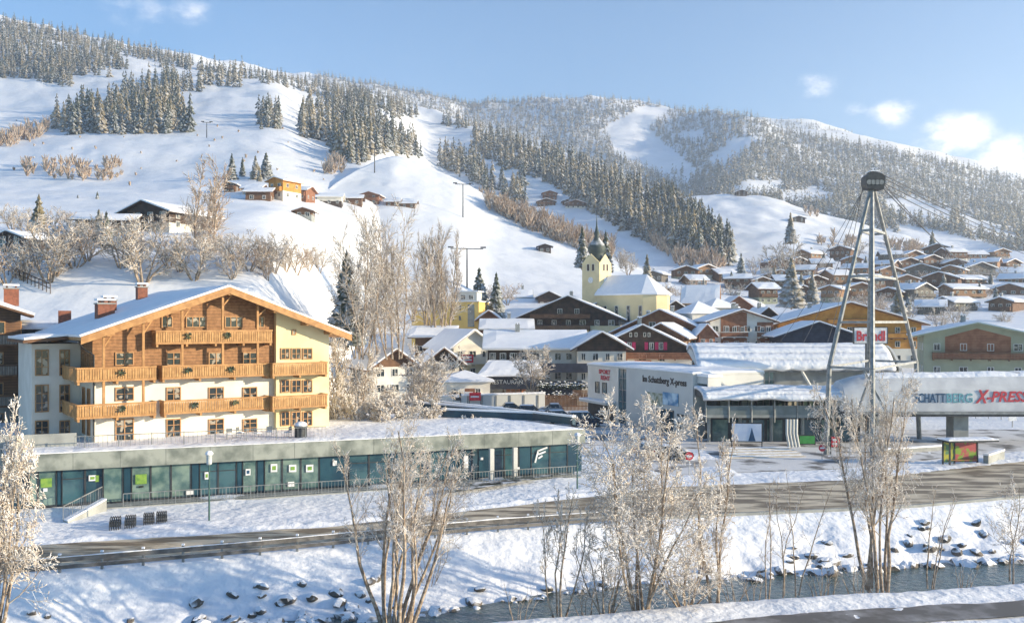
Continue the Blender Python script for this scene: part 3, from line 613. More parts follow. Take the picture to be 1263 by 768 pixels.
def chimney(roof, x, y, z, w=.9, h=1.4, m=BRICK):
    mb = MB(); mb.box(x - w / 2, x + w / 2, y - w / 2, y + w / 2, z, z + h, m); mb.box(x - w / 2 - .08, x + w / 2 + .08, y - w / 2 - .08, y + w / 2 + .08, z + h, z + h + .12, GREYW)
    for sx in (-1, 1): mb.box(x + sx * w * .3 - .09, x + sx * w * .3 + .09, y - .25, y + .25, z + h + .12, z + h + .34, m)
    mb.box(x - w / 2 - .05, x + w / 2 + .05, y - w / 2 - .05, y + w / 2 + .05, z + h + .34, z + h + .52, RSNOW)
    return mb.build('chimney', roof)
def gable_wall(mb, w, d, z0, z1, rise, m, axis='y', inset=0.0, gm=None):
    """walls with triangular gables"""
    x = w / 2
    if axis == 'y':
        P0 = [(-x, 0, z0), (x, 0, z0), (x, 0, z1), (0, 0, z1 + rise), (-x, 0, z1)]; mb.prism(P0, (0, d, 0), m)
    else:
        P0 = [(-x, 0, z0), (-x, d, z0), (-x, d, z1), (-x, d / 2, z1 + rise), (-x, 0, z1)]; mb.prism(P0, (w, 0, 0), m)
def house(name, label, cat, loc, rot, w, d, h, rise, axis='y', lower=WHITE, upper=BROWN, split=.5, floors=2, balc=(), bm=None, ovs=1.2, ovf=1.5, snow=.45,
          winc=4, fm=FRAMEW, chim=1, group=None, seed=0, sidewin=True, base=3.0, nu=8, barm=None, brail=None, winw=1.1, winh=1.3, cmat=GREYW, amp=.1, winlab=None, wskip=()):
    rnd = random.Random(seed); root = empty(name, loc, rot, label, cat, group); zs = h * split; x = w / 2
    mb = MB(); mb.box(-x, x, 0, d, -base, zs, lower); mb.build('wall', root)
    mb = MB(); gable_wall(mb, w - .02 if split > 0 else w, d, zs + .002, h, rise, upper, axis); o = mb.build('upper_wall', root)
    rf = gable_roof(root, w, d, h, rise, ovs, ovf, axis, snow=snow, bm=bm or upper, seed=seed, nu=nu, amp=amp)
    if chim:
        for c in range(chim):
            if axis == 'y': cx = rnd.uniform(-.25, .25) * w; cy = rnd.uniform(.3, .75) * d; cz = h + rise * (1 - abs(cx) / (w / 2)) - .2
            else: cx = rnd.uniform(-.35, .35) * w; cy = d * rnd.uniform(.4, .6); cz = h + rise * .85
            chimney(rf, cx, cy, cz, w=.8, h=1.7, m=cmat)
    fh = h / floors
    for fl in range(floors + (1 if axis == 'y' and rise > 2.4 else 0)):
        z = fl * fh + fh * .32; n = winc if fl < floors else max(1, winc // 2 - (winc > 4)); span = w if fl < floors else w * .34
        if z + winh > h + (rise * .5 if axis == 'y' else 0): continue
        for i in range(n):
            if (fl, i) in wskip: continue
            put_window(root, -span / 2 + span * (i + .5) / n, 0, z, winw * (1 if rnd.random() < .6 else 1.3), winh, fm=fm)
        if sidewin and fl < floors:
            for sx in (-1, 1):
                k = max(1, int(d / 4))
                for i in range(k): put_window(root, sx * x, d * (i + .5) / k, z, winw, winh, rot=sx * math.pi / 2, fm=fm)
    for (fl, a, b) in balc:
        balcony(root, -x + w * a, -x + w * b, fl * fh, m=barm or upper, rail=brail or upper, slat=.22)
    return root
def base_at(px, Y, sheet=None):
    z = float(zground(np.array([(px - CX) * Y / FP]), np.array([float(Y)]))[0]); return z
def hpos(px, Y, z=None):
    z = base_at(px, Y) if z is None else z
    return ((px - CX) * Y / FP, Y, z)
def zpx(py, Y): return HC - (py - HY) * Y / FP
def text(s, size, m, parent, loc, rot, label=None, shear=0, name='lettering', fitw=None, depth=.03, bold=.0):
    c = bpy.data.curves.new(name, 'FONT'); c.body = s; c.size = size; c.extrude = depth; c.offset = bold; c.shear = shear; c.resolution_u = 2
    t = bpy.data.objects.new('tmp', c); COL.objects.link(t); bpy.context.view_layer.update()
    me = bpy.data.meshes.new_from_object(t.evaluated_get(bpy.context.evaluated_depsgraph_get())); bpy.data.objects.remove(t); me.name = name
    me.materials.clear(); me.materials.append(m)
    if fitw:
        xs = [v.co.x for v in me.vertices]; k = fitw / (max(xs) - min(xs)); x0 = min(xs)
        for v in me.vertices: v.co.x = (v.co.x - x0) * k
    o = link(name, me, parent, loc); o.rotation_euler = rot; return o

# ------------------------------------------------------------------ the big hotel on the left
TH = R(35); HX0, HY0 = -36.0, 80.0
hotel = empty('hotel', (HX0, HY0, 4.4), TH, 'large alpine hotel with golden timber gable, cream walls and long carved balconies', 'hotel')
def hx(px, v=0.0):
    """local x on the hotel front (offset v from it) seen at photo column px"""
    c, s = math.cos(TH), math.sin(TH); k = (px - CX) / FP; x0 = HX0 - s * v; y0 = HY0 + c * v
    return (k * y0 - x0) / (c - k * s)
def hz(py, x, v=0.0): return HC - (py - HY) * (HY0 + math.sin(TH) * x + math.cos(TH) * v) / FP - 4.4
HW = hx(403); HM = hx(338); EAVE = 8.9; RIDGE = 13.3; APX = hx(283, -2); D = 21.0
F2, F3, F4 = 2.45, 5.55, 8.65
def roofz(x):
    return EAVE + (RIDGE - EAVE) * (1 - abs(x - APX) / ((APX + 1.2) if x < APX else (HW + 1.6 - APX)))
mb = MB(); mb.box(0, HM, 0, D, -1, F3 - .25, CREAM); mb.build('wall', hotel)
mb = MB(); mb.prism([(0, -.03, F3 - .247), (HM, -.03, F3 - .247), (HM, -.03, roofz(HM) - .05), (APX, -.03, RIDGE - .05), (0, -.03, roofz(0) - .05)], (0, D, 0), PINE); mb.build('timber_gable_wall', hotel)
mb = MB(); mb.prism([(HM + .003, -.55, -1), (HW, -.55, -1), (HW, -.55, roofz(HW) - .05), (HM + .003, -.55, roofz(HM) - .05)], (0, D + .4, 0), YELLOW); mb.build('yellow_wing_wall', hotel)
BX = hx(39, 5.2); BY = 13.5
mb = MB(); mb.box(BX, -.003, 5.2, BY, -1, 8.5, WHITE); mb.build('bay_wall', hotel)
# roof boards, verge, snow
rb = MB(); rs = MB(); OF = 2.1; xl = -1.3; xr = HW + 1.7
def rz_(x): return roofz(x)
for (a, b) in ((xl, APX), (xr, APX)):
    rb.prism([(a, -OF, rz_(a)), (a, D + 1, rz_(a)), (b, D + 1, RIDGE), (b, -OF, RIDGE)], (0, 0, .30), PINEB)
    rs.sheet((a, -OF + .2, rz_(a) + .31), (a, D + .9, rz_(a) + .31), (b, D + .9, RIDGE + .31), (b, -OF + .2, RIDGE + .31), .34, RSNOW, 20, 8, amp=.06, seed=3, round_=.4, lip=.05)
rb.prism([(BX - .9, 3.4, 8.6), (BX - .9, BY + .8, 8.6), (-1.31, BY + .8, 8.9), (-1.31, 3.4, 8.9)], (0, 0, .26), BROWN)
rs.sheet((BX - .8, 3.5, 8.88), (BX - .8, BY + .7, 8.88), (-1.33, BY + .7, 9.2), (-1.33, 3.5, 9.2), .32, RSNOW, 12, 4, amp=.06, seed=5, round_=.4)
rf = rb.build('roof', hotel); rs.build('snow_cover', rf)
vb = MB()
for (a, b) in ((xl, APX), (xr, APX)):
    vb.prism([(a, -OF - .09, rz_(a) - .30), (a, -OF - .004, rz_(a) - .30), (b, -OF - .004, RIDGE - .30), (b, -OF - .09, RIDGE - .30)], (0, 0, .62), PINEB)
for x in (1.2, hx(128), hx(177), hx(225), hx(275), hx(330), hx(370), HW - .4):
    vb.box(x - .16, x + .16, -OF + .02, -.04, roofz(x) - .42, roofz(x) - .06, PINEB)
vb.build('verge_beams', rf)
for (x, y, w) in ((2.8, 9, 1.5), (3.9, 12.5, 1.2), (8.3, 18, 1.0)): chimney(rf, x, y, roofz(x) + .1, w=w, h=1.7)
pm = MB()
for px, zt, zb in ((128, None, F2), (177, None, F2), (225, None, F3), (275, None, F3), (318, None, F3)):
    x = hx(px, -1.4); pm.box(x - .10, x + .10, -1.42, -1.22, zb, roofz(x) - .1, PINEB)
    pm.beam((x, -1.32, roofz(x) - 1.3), (x + .9, -1.32, roofz(x + .9) - .15), .12, .12, PINEB)
pm.build('timber_posts', hotel)
BD = 1.45
for (z, a, b, lab) in ((F2, 69, 193, 'lowest balcony round the corner'), (F3, 69, 193, None)):
    x1 = hx(193, -BD); x0 = -1.5
    balcony(hotel, x0, x1, z, dep=BD, slat=.2)
    mbb = MB(); mbb.box(-1.5, -.003, -.003, 5.1, z - .16, z, PINEB)
    n = 26
    for i in range(n): c = -BD + .1 + (5.1 + BD) * (i + .5) / n; mbb.box(-1.535, -1.50, c - .085, c + .085, z - .05, z + .9, PINEL)
    mbb.box(-1.58, -1.45, -BD, 5.15, z + .92, z + 1.06, PINEB); mbb.build('side_balcony', hotel)
for (z, a, b) in ((F2, 202, 333), (F3, 200, 333), (F4, 192, 336)):
    balcony(hotel, hx(a, -BD), hx(b, -BD) , z, dep=BD, slat=.2)
for z in (F2, F3): balcony(hotel, hx(336, -2.1), hx(404, -2.1), z, dep=1.55, slat=.2, y=-.553)
def hw_(a, b, py0, py1, v=-.04, cols=2, rows=2, y=None):
    x0, x1 = hx(a, v), hx(b, v); xc = (x0 + x1) / 2; z1 = hz(py0, xc, v); z0 = hz(py1, xc, v)
    put_window(hotel, xc, v, max(z0, .05), x1 - x0, z1 - max(z0, .05), cols=cols, rows=rows)
for (a, b) in ((142, 165), (205, 223), (257, 276), (299, 317)):
    hw_(a, b, 434, 450.5, cols=2); hw_(a, b, 477, 494, v=-.0, cols=2); hw_(a, b, 516, 550, v=-.0, cols=2, rows=3)
for (a, b) in ((199, 213), (229, 254), (277, 299), (316, 326)): hw_(a, b, 390, 404, cols=3 if b - a > 16 else 2, rows=1)
for (y0, y1) in ((429, 443), (468, 484), (507, 525)):
    for (a, b) in ((346, 357), (359, 371), (373, 385)): hw_(a, b, y0, y1, v=-.553)
hw_(360, 365, 406, 413, v=-.553, cols=1, rows=1)
def sw(px0, px1, py0, py1, plane_y, cols=2, rows=3):
    x0, x1 = hx(px0, plane_y), hx(px1, plane_y); xc = (x0 + x1) / 2; z1 = hz(py0, xc, plane_y); z0 = hz(py1, xc, plane_y)
    put_window(hotel, xc, plane_y, z0, x1 - x0, z1 - z0, cols=cols, rows=rows)
for (a, b) in ((43, 60), (73, 86)):
    sw(a, b, 431, 463, 5.2); sw(a, b, 474, 508, 5.2); sw(a, b, 518, 536, 5.2, rows=2)
for z in (.5, F2 + .5, F3 + .5):
    for y in (1.4, 3.6): put_window(hotel, 0, y, z, 1.1, 1.7, rot=-math.pi / 2)
gt = MB(); gt.tube([(-1.45, -2, 8.75), (-1.45, D, 8.75)], .09, MDARK, 6); gt.tube([(-1.45, -1.9, 8.75), (-.6, .3, 8.1), (.1, -.1, 7.6), (.1, -.1, -.4)], .06, MDARK, 6); gt.build('gutter', hotel)
# green sprays on the rails, standing in for potted trees
for (px, z) in ((150, F2), (150, F3), (232, F4), (280, F4), (232, F3), (285, F3), (240, F2), (290, F2)):
    x = hx(px, -BD); m2 = MB(); rr = random.Random(int(px + z * 10))
    for k in range(22):
        a = rr.uniform(0, 6.28); m2.beam((x, -BD - .12, z + .55), (x + .3 * math.cos(a), -BD - .12 - .2 * rr.random(), z + .55 +   .3 * math.sin(a)), .04, .08, SPRUCE)
    o = m2.build('potted_tree', None, label=f'evergreen wreath on the {({F2: "lowest", F3: "middle", F4: "top"})[z]} hotel balcony, ' + ('in front of the corner room' if px < 200 else 'near its middle' if px < 260 else 'towards the yellow wing'), cat='potted tree', group='wreaths on the hotel balconies')
    o.location = (HX0, HY0, 4.4); o.rotation_euler = (0, 0, TH)

# ------------------------------------------------------------------ shop podium under the hotel
PA = R(21.1); PX0, PY0 = -38.3, 73.2
pod = empty('shop_building', (PX0, PY0, 0), PA, 'long low glazed shop building with mottled concrete fascia under the hotel', 'shop')
def pxl(px, v=0.0):
    c, s = math.cos(PA), math.sin(PA); k = (px - CX) / FP; x0 = PX0 - s * v; y0 = PY0 + c * v
    return (k * y0 - x0) / (c - k * s)
PL = pxl(722); BRx = -8.5; br = Vector((-9 - PX0, 110 - PY0, 0)); brx = br.x * math.cos(PA) + br.y * math.sin(PA); bry = -br.x * math.sin(PA) + br.y * math.cos(PA)
mb = MB(); mb.prism([(-1.5, 0, 3.05), (PL, 0, 3.05), (brx, bry, 3.05), (-6, 26, 3.05)], (0, 0, 1.33), FASC); mb.build('fascia_slab', pod)
mb = MB(); mb.prism([(-1.0, .9, -.3), (PL - .8, .9, -.3), (brx - .5, bry - .5, -.3), (-5.5, 25.5, -.3)], (0, 0, 3.34), TEAL); mb.build('wall', pod)
sn = MB(); sn.sheet((-1.4, .12, 4.385), (PL - .1, .12, 4.385), (brx, bry - .1, 4.385), (-5.9, 25.9, 4.385), .16, SNOW, 70, 30, amp=.10, seed=9, round_=.5, lip=.0); sn.build('snow_cover', pod)
mb = MB()
for i in range(1, 14): x = PL * i / 14; mb.box(x - .012, x + .012, -.004, .02, 3.06, 4.37, MDARK)
mb.build('fascia_joints', pod)
segs = [(36, 47, 'G'), (47, 70, 'G'), (70, 76, 'B'), (76, 105, 'D'), (105, 127, 'D'), (127, 152, 'P'), (152, 162, 'B'), (162, 186, 'G'), (186, 211, 'G'), (211, 236, 'G'), (236, 246, 'B'), (246, 269, 'D'), (269, 292, 'D'), (292, 299, 'B'),
        (299, 317, 'G'), (317, 326, 'B'), (326, 348, 'G'), (348, 371, 'G'), (371, 394, 'G'), (394, 430, 'B'), (430, 455, 'D'), (455, 480, 'D'), (480, 505, 'B'), (505, 530, 'D'), (530, 552, 'D'), (552, 566, 'B'), (566, 582, 'D'), (582, 590, 'G'), (590, 606, 'B'), (606, 622, 'D'), (622, 640, 'D'), (640, 655, 'B'), (655, 678, 'D'), (678, 700, 'D'), (700, 718, 'B')]
for (a, b, k) in segs:
    yv = .35 if k == 'P' else .62; x0, x1 = pxl(a, yv), pxl(b, yv); mat = {'G': GLASSG, 'B': TEAL, 'D': GLASSD, 'P': GLASSG}[k]
    mb = MB(); mb.box(x0 + .05, x1 - .05, yv, yv + .05, .25, 3.04, mat)
    if k != 'B':
        mb.box(x0, x0 + .07, yv - .05, yv + .1, .1, 3.045, MDARK); mb.box(x1 - .07, x1, yv - .05, yv + .1, .1, 3.045, MDARK); mb.box(x0 + .07, x1 - .07, yv - .04, yv + .08, .1, .25, MDARK)
        if k == 'D': mb.box(x0 + .07, x1 - .07, yv - .03, yv + .06, 2.2, 2.27, MDARK)
    mb.build('glass_panel' if k != 'B' else 'blue_panel', pod)
def psign(px, py0, py1, wpx, mat, txt=None, tm=None, nm='sign'):
    yv = .50; x0, x1 = pxl(px - wpx / 2, yv), pxl(px + wpx / 2, yv); Yw = PY0 + math.sin(PA) * x0 + math.cos(PA) * yv
    z1, z0 = zpx(py0, Yw), zpx(py1, Yw); mb = MB(); mb.box(x0, x1, yv, yv + .04, z0, z1, mat)
    if tm:
        w = x1 - x0; h = z1 - z0; mb.box(x0 + w * .2, x1 - w * .2, yv - .01, yv - .003, z0 + h * .25, z1 - h * .25, tm)
    mb.build(nm, pod)
for (px, a, b, w, m, t) in ((57, 590, 601, 14, GREENS, None), (56, 602, 606, 5, WHITEP, None), (114, 586, 593, 9, WHITEP, GREENS), (120, 586, 594, 5, GREENS, None), (174, 585, 597, 14, GREENS, None), (174, 599, 601, 6, BLACKT, None), (255, 582, 591, 5, WHITEP, GREENS), (234, 605, 610, 9, WHITEP, None), (306, 578, 586, 6, WHITEP, NAVYT),
                            (338, 572, 582, 8, WHITEP, GREENS), (361, 573, 582, 9, WHITEP, GREENS), (382, 573, 582, 9, WHITEP, GREENS), (359, 594, 600, 8, WHITEP, None), (557, 582, 586, 7, WHITEP, None), (575, 562, 577, 5, WHITEP, None), (594, 564, 567, 4, WHITEP, None), (639, 576, 579, 4, WHITEP, None), (413, 568, 574, 5, WHITEP, None)): psign(px, a, b, w, m, None, t)
mb = MB()   # slanted white mark on the dark glass
yv = .48; x0 = pxl(660, yv); Yw = PY0 + math.sin(PA) * x0
for (a, b, c, d_) in ((660, 571, 664, 556), (663, 557, 675, 553), (664, 561, 673, 558), (664, 566, 669, 563)):
    mb.beam((pxl(a, yv), yv, zpx(b, Yw)), (pxl(c, yv), yv, zpx(d_, Yw)), .05, .16, WHITEP)
mb.build('white_emblem', pod)
mb = MB()
for px in (609, 638): x = pxl(px, -.9); mb.box(x - .2, x + .2, -.1 - .4, -.1, -.2, 3.04, LGREY)
mb.build('columns', pod)
pl_ = MB(); pl_.box(pxl(128, -1.4), pxl(716, -1.4), -1.6, .9, -.5, .12, GREYW); pl_.build('plinth', pod)
rl = MB(); a = pxl(152, -1.5); b = pxl(712, -1.5); n = int((b - a) / .28)
for i in range(n + 1):
    x = a + (b - a) * i / n; r = .035 if i % 7 == 0 else .014; rl.box(x - r, x + r, -1.52 - r, -1.52 + r, .12, 1.12, METAL)
rl.box(a, b, -1.56, -1.48, 1.12, 1.18, METAL); rl.box(a, b, -1.54, -1.50, .22, .26, METAL); rl.build('railing', pod)
# ramp up to the door
rm = empty('entrance_ramp', (PX0, PY0, 0), PA, 'sloping concrete ramp with steel handrail beside the left shop door', 'ramp')
A_ = Vector((pxl(78, -5.5), -5.5, 0)); B_ = Vector((pxl(126, -1.6), -1.7, .12))
mb = MB(); mb.prism([A_ + Vector((0, 0, -.4)), A_ + Vector((0, 0, .12)), B_ + Vector((0, 0, .75)), B_ + Vector((0, 0, -.5))], (.35, -.5, 0), GREYW); mb.build('ramp_wall', rm)
mb = MB(); n = 22
for i in range(n + 1):
    p = A_.lerp(B_, i / n) + Vector((0, 0, .12 + .55 * i / n)); r = .03 if i % 5 == 0 else .012; mb.box(p.x - r, p.x + r, p.y - r, p.y + r, p.z, p.z + 1.05, METAL)
mb.beam(A_ + Vector((0, 0, 1.18)), B_ + Vector((0, 0, 1.72)), .07, .07, METAL); mb.build('handrail', rm)
mb = MB(); mb.sheet(A_ + Vector((.02, 0, .125)), A_ + Vector((.36, -.5, .125)), B_ + Vector((.36, -.5, .755)), B_ + Vector((.02, 0, .755)), .1, SNOW, 2, 8); mb.build('snow_cover', rm)
# terrace railing and things on the terrace
tr = empty('terrace_railing', (PX0, PY0, 4.5), PA, 'thin steel railing along the edge of the hotel terrace', 'railing')
a = pxl(92, 1.6); b = pxl(402, 1.6); n = int((b - a) / .35)
mb = MB(); mb.box(a, b, 1.58, 1.64, .98, 1.04, METAL)
for i in range(n + 1): x = a + (b - a) * i / n; mb.box(x - .012, x + .012, 1.6, 1.62, .08, 1.0, METAL)
mb.build('handrail', tr)
for i in range(8):
    x = a + (b - a) * (i + .3) / 8; m2 = MB(); m2.box(x - .035, x + .035, 1.57, 1.65, -.15, 1.1, METAL); m2.build('post', tr)
gw = MB(); gw.box(-5.4, a, 3.5, 3.7, 4.0, 5.6, GREYW); gw.box(-1.0, -.8, 1.0, 3.5, 4.0, 5.3, GREYW); o = gw.build('terrace_wall', label='low grey parapet wall at the corner of the hotel terrace', cat='wall'); o.location = (PX0, PY0, 0); o.rotation_euler = (0, 0, PA)
def lw(px, v): return Vector((PX0, PY0, 0)) + Matrix.Rotation(PA, 3, 'Z') @ Vector((pxl(px, v), v, 0))
p = lw(371, 2.6); vt = empty('roof_vent', (p.x, p.y, 4.45), 0, 'round dark metal vent topped with snow on the terrace', 'vent')
mb = MB(); mb.lathe([(.55, 0), (.55, 1.0), (.6, 1.0), (.6, 1.1)], MDARK, 18); mb.build('drum', vt)
mb = MB(); mb.lathe([(.56, 1.1), (.56, 1.22), (.45, 1.38), (.2, 1.48), (.02, 1.5)], SNOW, 18); mb.build('snow_cover', vt, smooth=True)
for k, px in enumerate((283, 296, 318, 332, 355)):
    p = lw(px, 3.4 + (k % 2)); t = empty('terrace_chair', (p.x, p.y, 4.5), .4 + k, f'snowy metal chair on the hotel terrace, {("first", "second", "third", "fourth", "fifth")[k]} from the doors at the middle', 'chair', 'chairs on the hotel terrace')
    m2 = MB(); m2.box(-.25, .25, -.25, .25, .42, .46, METAL); m2.sheet((-.25, -.25, .46), (.25, -.25, .46), (.25, .25, .46), (-.25, .25, .46), .1, SNOW, 3, 3, round_=.5); m2.build('seat', t)
    m2 = MB(); m2.box(-.25, .25, .23, .26, .6, .95, METAL); m2.build('backrest', t)
    for sx in (-.22, .22):
        for sy in (-.22, .22): m2 = MB(); m2.tube([(sx, sy, -.1), (sx, sy, .95 if sy > 0 else .42)], .018, METAL, 5); m2.build('leg', t)
# low parapets on the shop roof
for k, (pa, pb, y0, y1) in enumerate((((543, 507), (708, 527), 110, 95), ((545, 519), (664, 524), 101, 99), ((500, 507), (640, 521), 111, 101))):
    A = P(pa[0], pa[1], y0); B = P(pb[0], pb[1], y1); A.z = B.z = 0
    o = empty('roof_parapet', (0, 0, 0), 0, ('long blue-grey skylight wall with a snow cap, along the rear edge of the shop roof', 'short blue-grey skylight wall with a snow cap, nearest the front fascia of the shop roof', 'middle blue-grey skylight wall with a snow cap on the shop roof', 'leftmost skylight wall on the shop roof, beside the frosted bushes')[k], 'roof wall', 'skylight walls on the shop roof')
    m2 = MB(); m2.beam(A + Vector((0, 0, 4.95)), B + Vector((0, 0, 4.75)), .5, .75, TEAL); m2.build('wall', o)
    m2 = MB(); m2.beam(A + Vector((0, 0, 5.42)), B + Vector((0, 0, 5.22)), .6, .18, SNOW); m2.build('snow_cover', o)
# ------------------------------------------------------------------ town buildings in the middle distance
def mid(name, label, cat, pxl_, pxr, py_eave, py_apex, Y, d, zb, rot=0, axis='y', **kw):
    """house whose front spans photo columns pxl_..pxr at depth Y, eaves and apex at the given rows"""
    w = (pxr - pxl_) * Y / FP / max(math.cos(rot), .3); x = ((pxl_ + pxr) / 2 - CX) * Y / FP; h = zpx(py_eave, Y) - zb; rise = (py_eave - py_apex) * Y / FP
    ca, sa = math.cos(rot), math.sin(rot)
    return house(name, label, cat, (x, Y, zb), rot, w, d, h, rise, axis=axis, **kw)
# farmhouse hotel left of the big one
hb = house('timber_guesthouse', 'brown timber guesthouse with stacked balconies and brick chimneys beside the big hotel', 'guesthouse', (-58.6, 93, 0), R(28), 17, 20, 15.7, 2.9, upper=BROWN, lower=GREYW, split=.45, floors=5, winc=4,
           balc=((2, .02, .98), (3, .02, .98), (4, .02, .98)), barm=M('grey brown boards', (.30, .25, .20), .8, wood=-4), chim=0, fm=FRAME, ovf=1.8)
for o in list(hb.children):
    if o.name.startswith('roof'): chimney(o, 5.5, 8, 17.0, w=1.9, h=2.1); chimney(o, 7.6, 9, 16.6, w=1.5, h=1.9)
lk = empty('link_building', P(92, 396, 104), R(28), 'flat roofed dark link building with a snow deck between guesthouse and hotel', 'building')
lk.location.z = 0
mb = MB(); mb.box(-9, 8, 0, 14, 0, 14.0, MDARK); mb.build('wall', lk); mb = MB(); mb.sheet((-9.6, -.6, 14.01), (8.6, -.6, 14.01), (8.6, 14.5, 14.8), (-9.6, 14.5, 14.8), .35, RSNOW, 14, 8, amp=.1, round_=.5); mb.build('snow_cover', lk)
for x in (-6, -3.5, -1, 1.5, 4): put_window(lk, x, 0, 11.6, 1.6, 1.8, fm=FRAMEW, gm=GLASSD)
mb = MB(); mb.box(-1.5, -.2, 3, 4.2, 14.2, 16.1, BRICK); mb.box(3.5, 4.5, 6, 7, 14.2, 15.9, BRICK); mb.build('chimney', lk)

# inn with long blue-shaded roof and dark balconies
inn = mid('inn', 'white inn with long ridge roof and dark flower balconies above the parking', 'inn', 600, 722, 428, 410, 166, 12, 0, axis='x', lower=WHITE, upper=WHITE, split=.9, floors=3, winc=9, balc=((2, .0, .5),), barm=DARK, chim=1, winw=.9, fm=FRAMEW, snow=.5, seed=4, base=1, ovf=.8)
mb = MB(); mb.box(-8.6, 0, -.05, -.005, 7.3, 10.2, DARK)
mb.build('timber_panel', inn)
for x in (-7.6, -5.9, -4.2, -2.5, -1): put_window(inn, x, -.06, 8.1, .9, 1.2, fm=FRAMEW)
inn2 = mid('inn_wing', 'dark gabled white wing of the inn with two deep black balconies', 'inn', 712, 772, 428, 411, 164, 14, 0, lower=WHITE, upper=DARK, split=.93, floors=3, winc=4, balc=(), chim=0, winw=.8, seed=6, base=1, ovf=1.6, snow=.5)
mb = MB(); mb.box(-13.5, 6.3, -1.6, -.02, 6.0, 7.5, NAVY); mb.build('balcony', inn2)
mb = MB(); mb.box(-11, -3.6, -1.8, -.02, 1.9, 4.4, NAVY); mb.build('lower_balcony', inn2)
cn = empty('restaurant_canopy', hpos(628, 158, 0), 0, 'dark timber restaurant porch with snow roof and lettering, below the inn', 'porch')
mb = MB(); mb.box(-4.4, 4.6, 0, 5, 3.4, 5.9, NAVY); mb.build('fascia', cn); mb = MB(); mb.sheet((-5.5, -1.2, 5.6), (6, -1.2, 5.6), (5, 5, 7.9), (-3.6, 5, 7.9), .4, RSNOW, 10, 4, amp=.1, round_=.4); mb.build('snow_cover', cn)
text('RESTAURANT', .95, WHITEP, cn, (-3.2, -.05, 4.3), (R(90), 0, 0), fitw=6.2)
mb = MB()
for x in (-4, -1, 2, 4.4): mb.box(x - .12, x + .12, 0, .24, -1, 3.4, DARK)
mb.build('posts', cn)
ps = mid('pink_shutter_chalet', 'dark timber chalet with crimson shutters over white arched ground floor', 'chalet', 733, 852, 431, 402, 174, 15, 0, rot=R(-6), lower=WHITE, upper=DARK, split=.84, floors=3, winc=5, balc=((2.52, .0, 1.0),), barm=REDBR, brail=REDBR, chim=1, seed=9, base=1, ovf=1.4, ovs=.8, bm=DARK, fm=FRAMEW, wskip=((1, 0), (2, 0), (2, 4)))
for i, x in enumerate((-3.3, -1.6, .7, 2.6, 4.2)):
    m2 = MB(); m2.box(x - .32, x + .32, -.16, -.02, 9.55, 11.0, PINK); m2.build('shutter', ps)
for x in (-2.45, 1.65, 3.4): put_window(ps, x, 0, 9.6, .8, 1.35, fm=FRAMEW)
for x in (-2.2, -1.2, .4, 1.2): put_window(ps, x, -.02, 12.0, .5, .8, fm=FRAMEW, cols=1)
mb = MB(); mb.box(-1.5, 1.6, -.25, -.02, 6.5, 7.6, SALMON); mb.box(-.2, .6, -.30, -.26, 6.8, 7.2, REDP); mb.build('sign', ps)
mid('dark_gable_chalet', 'big dark gabled chalet with carved balconies and yellow ground floor below the church', 'chalet', 640, 762, 392, 366, 218, 22, 2.5, rot=R(-8), lower=YELLOW, upper=DARK, split=.86, floors=5, winc=7, balc=((4, .0, .72), (5, .12, .72)), barm=BROWN, chim=1, seed=12, fm=FRAMEW, bm=DARK, ovs=1.6)
mid('orange_brown_hotel', 'orange-brown timber hotel with broad snowy roof right of the church', 'hotel', 760, 868, 409, 383, 205, 22, 2, rot=R(-14), lower=YELLOW, upper=M('orange brown timber', (.36, .16, .07), .7, (.28, .11, .05), 1, wood=5), split=.8, floors=4, winc=7, balc=((4, .2, .8),), chim=2, seed=14, fm=FRAMEW, bm=REDBR, ovs=1.2)
mb2 = mid('small_salmon_house', 'small salmon-painted annex with red timber gable', 'house', 862, 882, 412, 401, 196, 7, 2, lower=SALMON, upper=REDBR, split=.9, floors=3, winc=2, chim=0, seed=15, fm=FRAMEW, ovs=.6, ovf=.6, winw=.7)
mid('snow_roof_annex', 'low annex with slanting snow roof between the dark chalet and the brown hotel', 'annex', 790, 842, 415, 400, 190, 12, 1, rot=R(-20), lower=CREAM, upper=BROWN, split=.6, floors=3, winc=4, chim=0, seed=17)
mid('white_brown_apartments', 'white plastered apartment chalet with brown timber bays', 'apartment house', 876, 954, 396, 383, 203, 16, 1.5, lower=WHITE, upper=WHITE, split=.9, floors=4, winc=6, balc=((2, .16, .58), (3, .16, .58), (2, .74, 1), (3, .74, 1)), barm=REDBR, chim=2, seed=19, fm=FRAMEW, bm=BROWN, ovs=1.0, ovf=1.2)
wb = [o for o in COL.objects if o.name == 'white_brown_apartments'][0]
for (a_, b_, k_) in ((-4.6, 1.1, 1), (3.3, 6.85, 0)):
    mb = MB(); mb.box(a_, b_, -.04, -.005, 6.0, 13.2, REDBR)
    if k_: mb.prism([(a_, -.04, 13.2), (b_, -.04, 13.2), (b_, -.04, 15.2), (0, -.04, 15.5), (a_, -.04, 14.1)], (0, .035, 0), REDBR)
    mb.build('timber_panel', wb)
for x in (-3.2, -1.6, .2, 4.4, 5.8):
    for z in (7.4, 10.8): put_window(wb, x, -.05, z, .9, 1.4, fm=FRAMEW)
og = mid('orange_hotel', 'wide orange timber hotel with shallow snowy gable behind the cable car station', 'hotel', 962, 1134, 399, 374, 208, 24, 2, rot=R(-4), lower=CREAM, upper=TERRAY, split=.55, floors=4, winc=9, balc=((3, .5, .98), (3, .08, .3), (4, .34, .64)), barm=TERRAY, brail=BROWN, chim=1, seed=21, fm=FRAMEW, bm=BROWN, ovs=1.4, ovf=1.6)
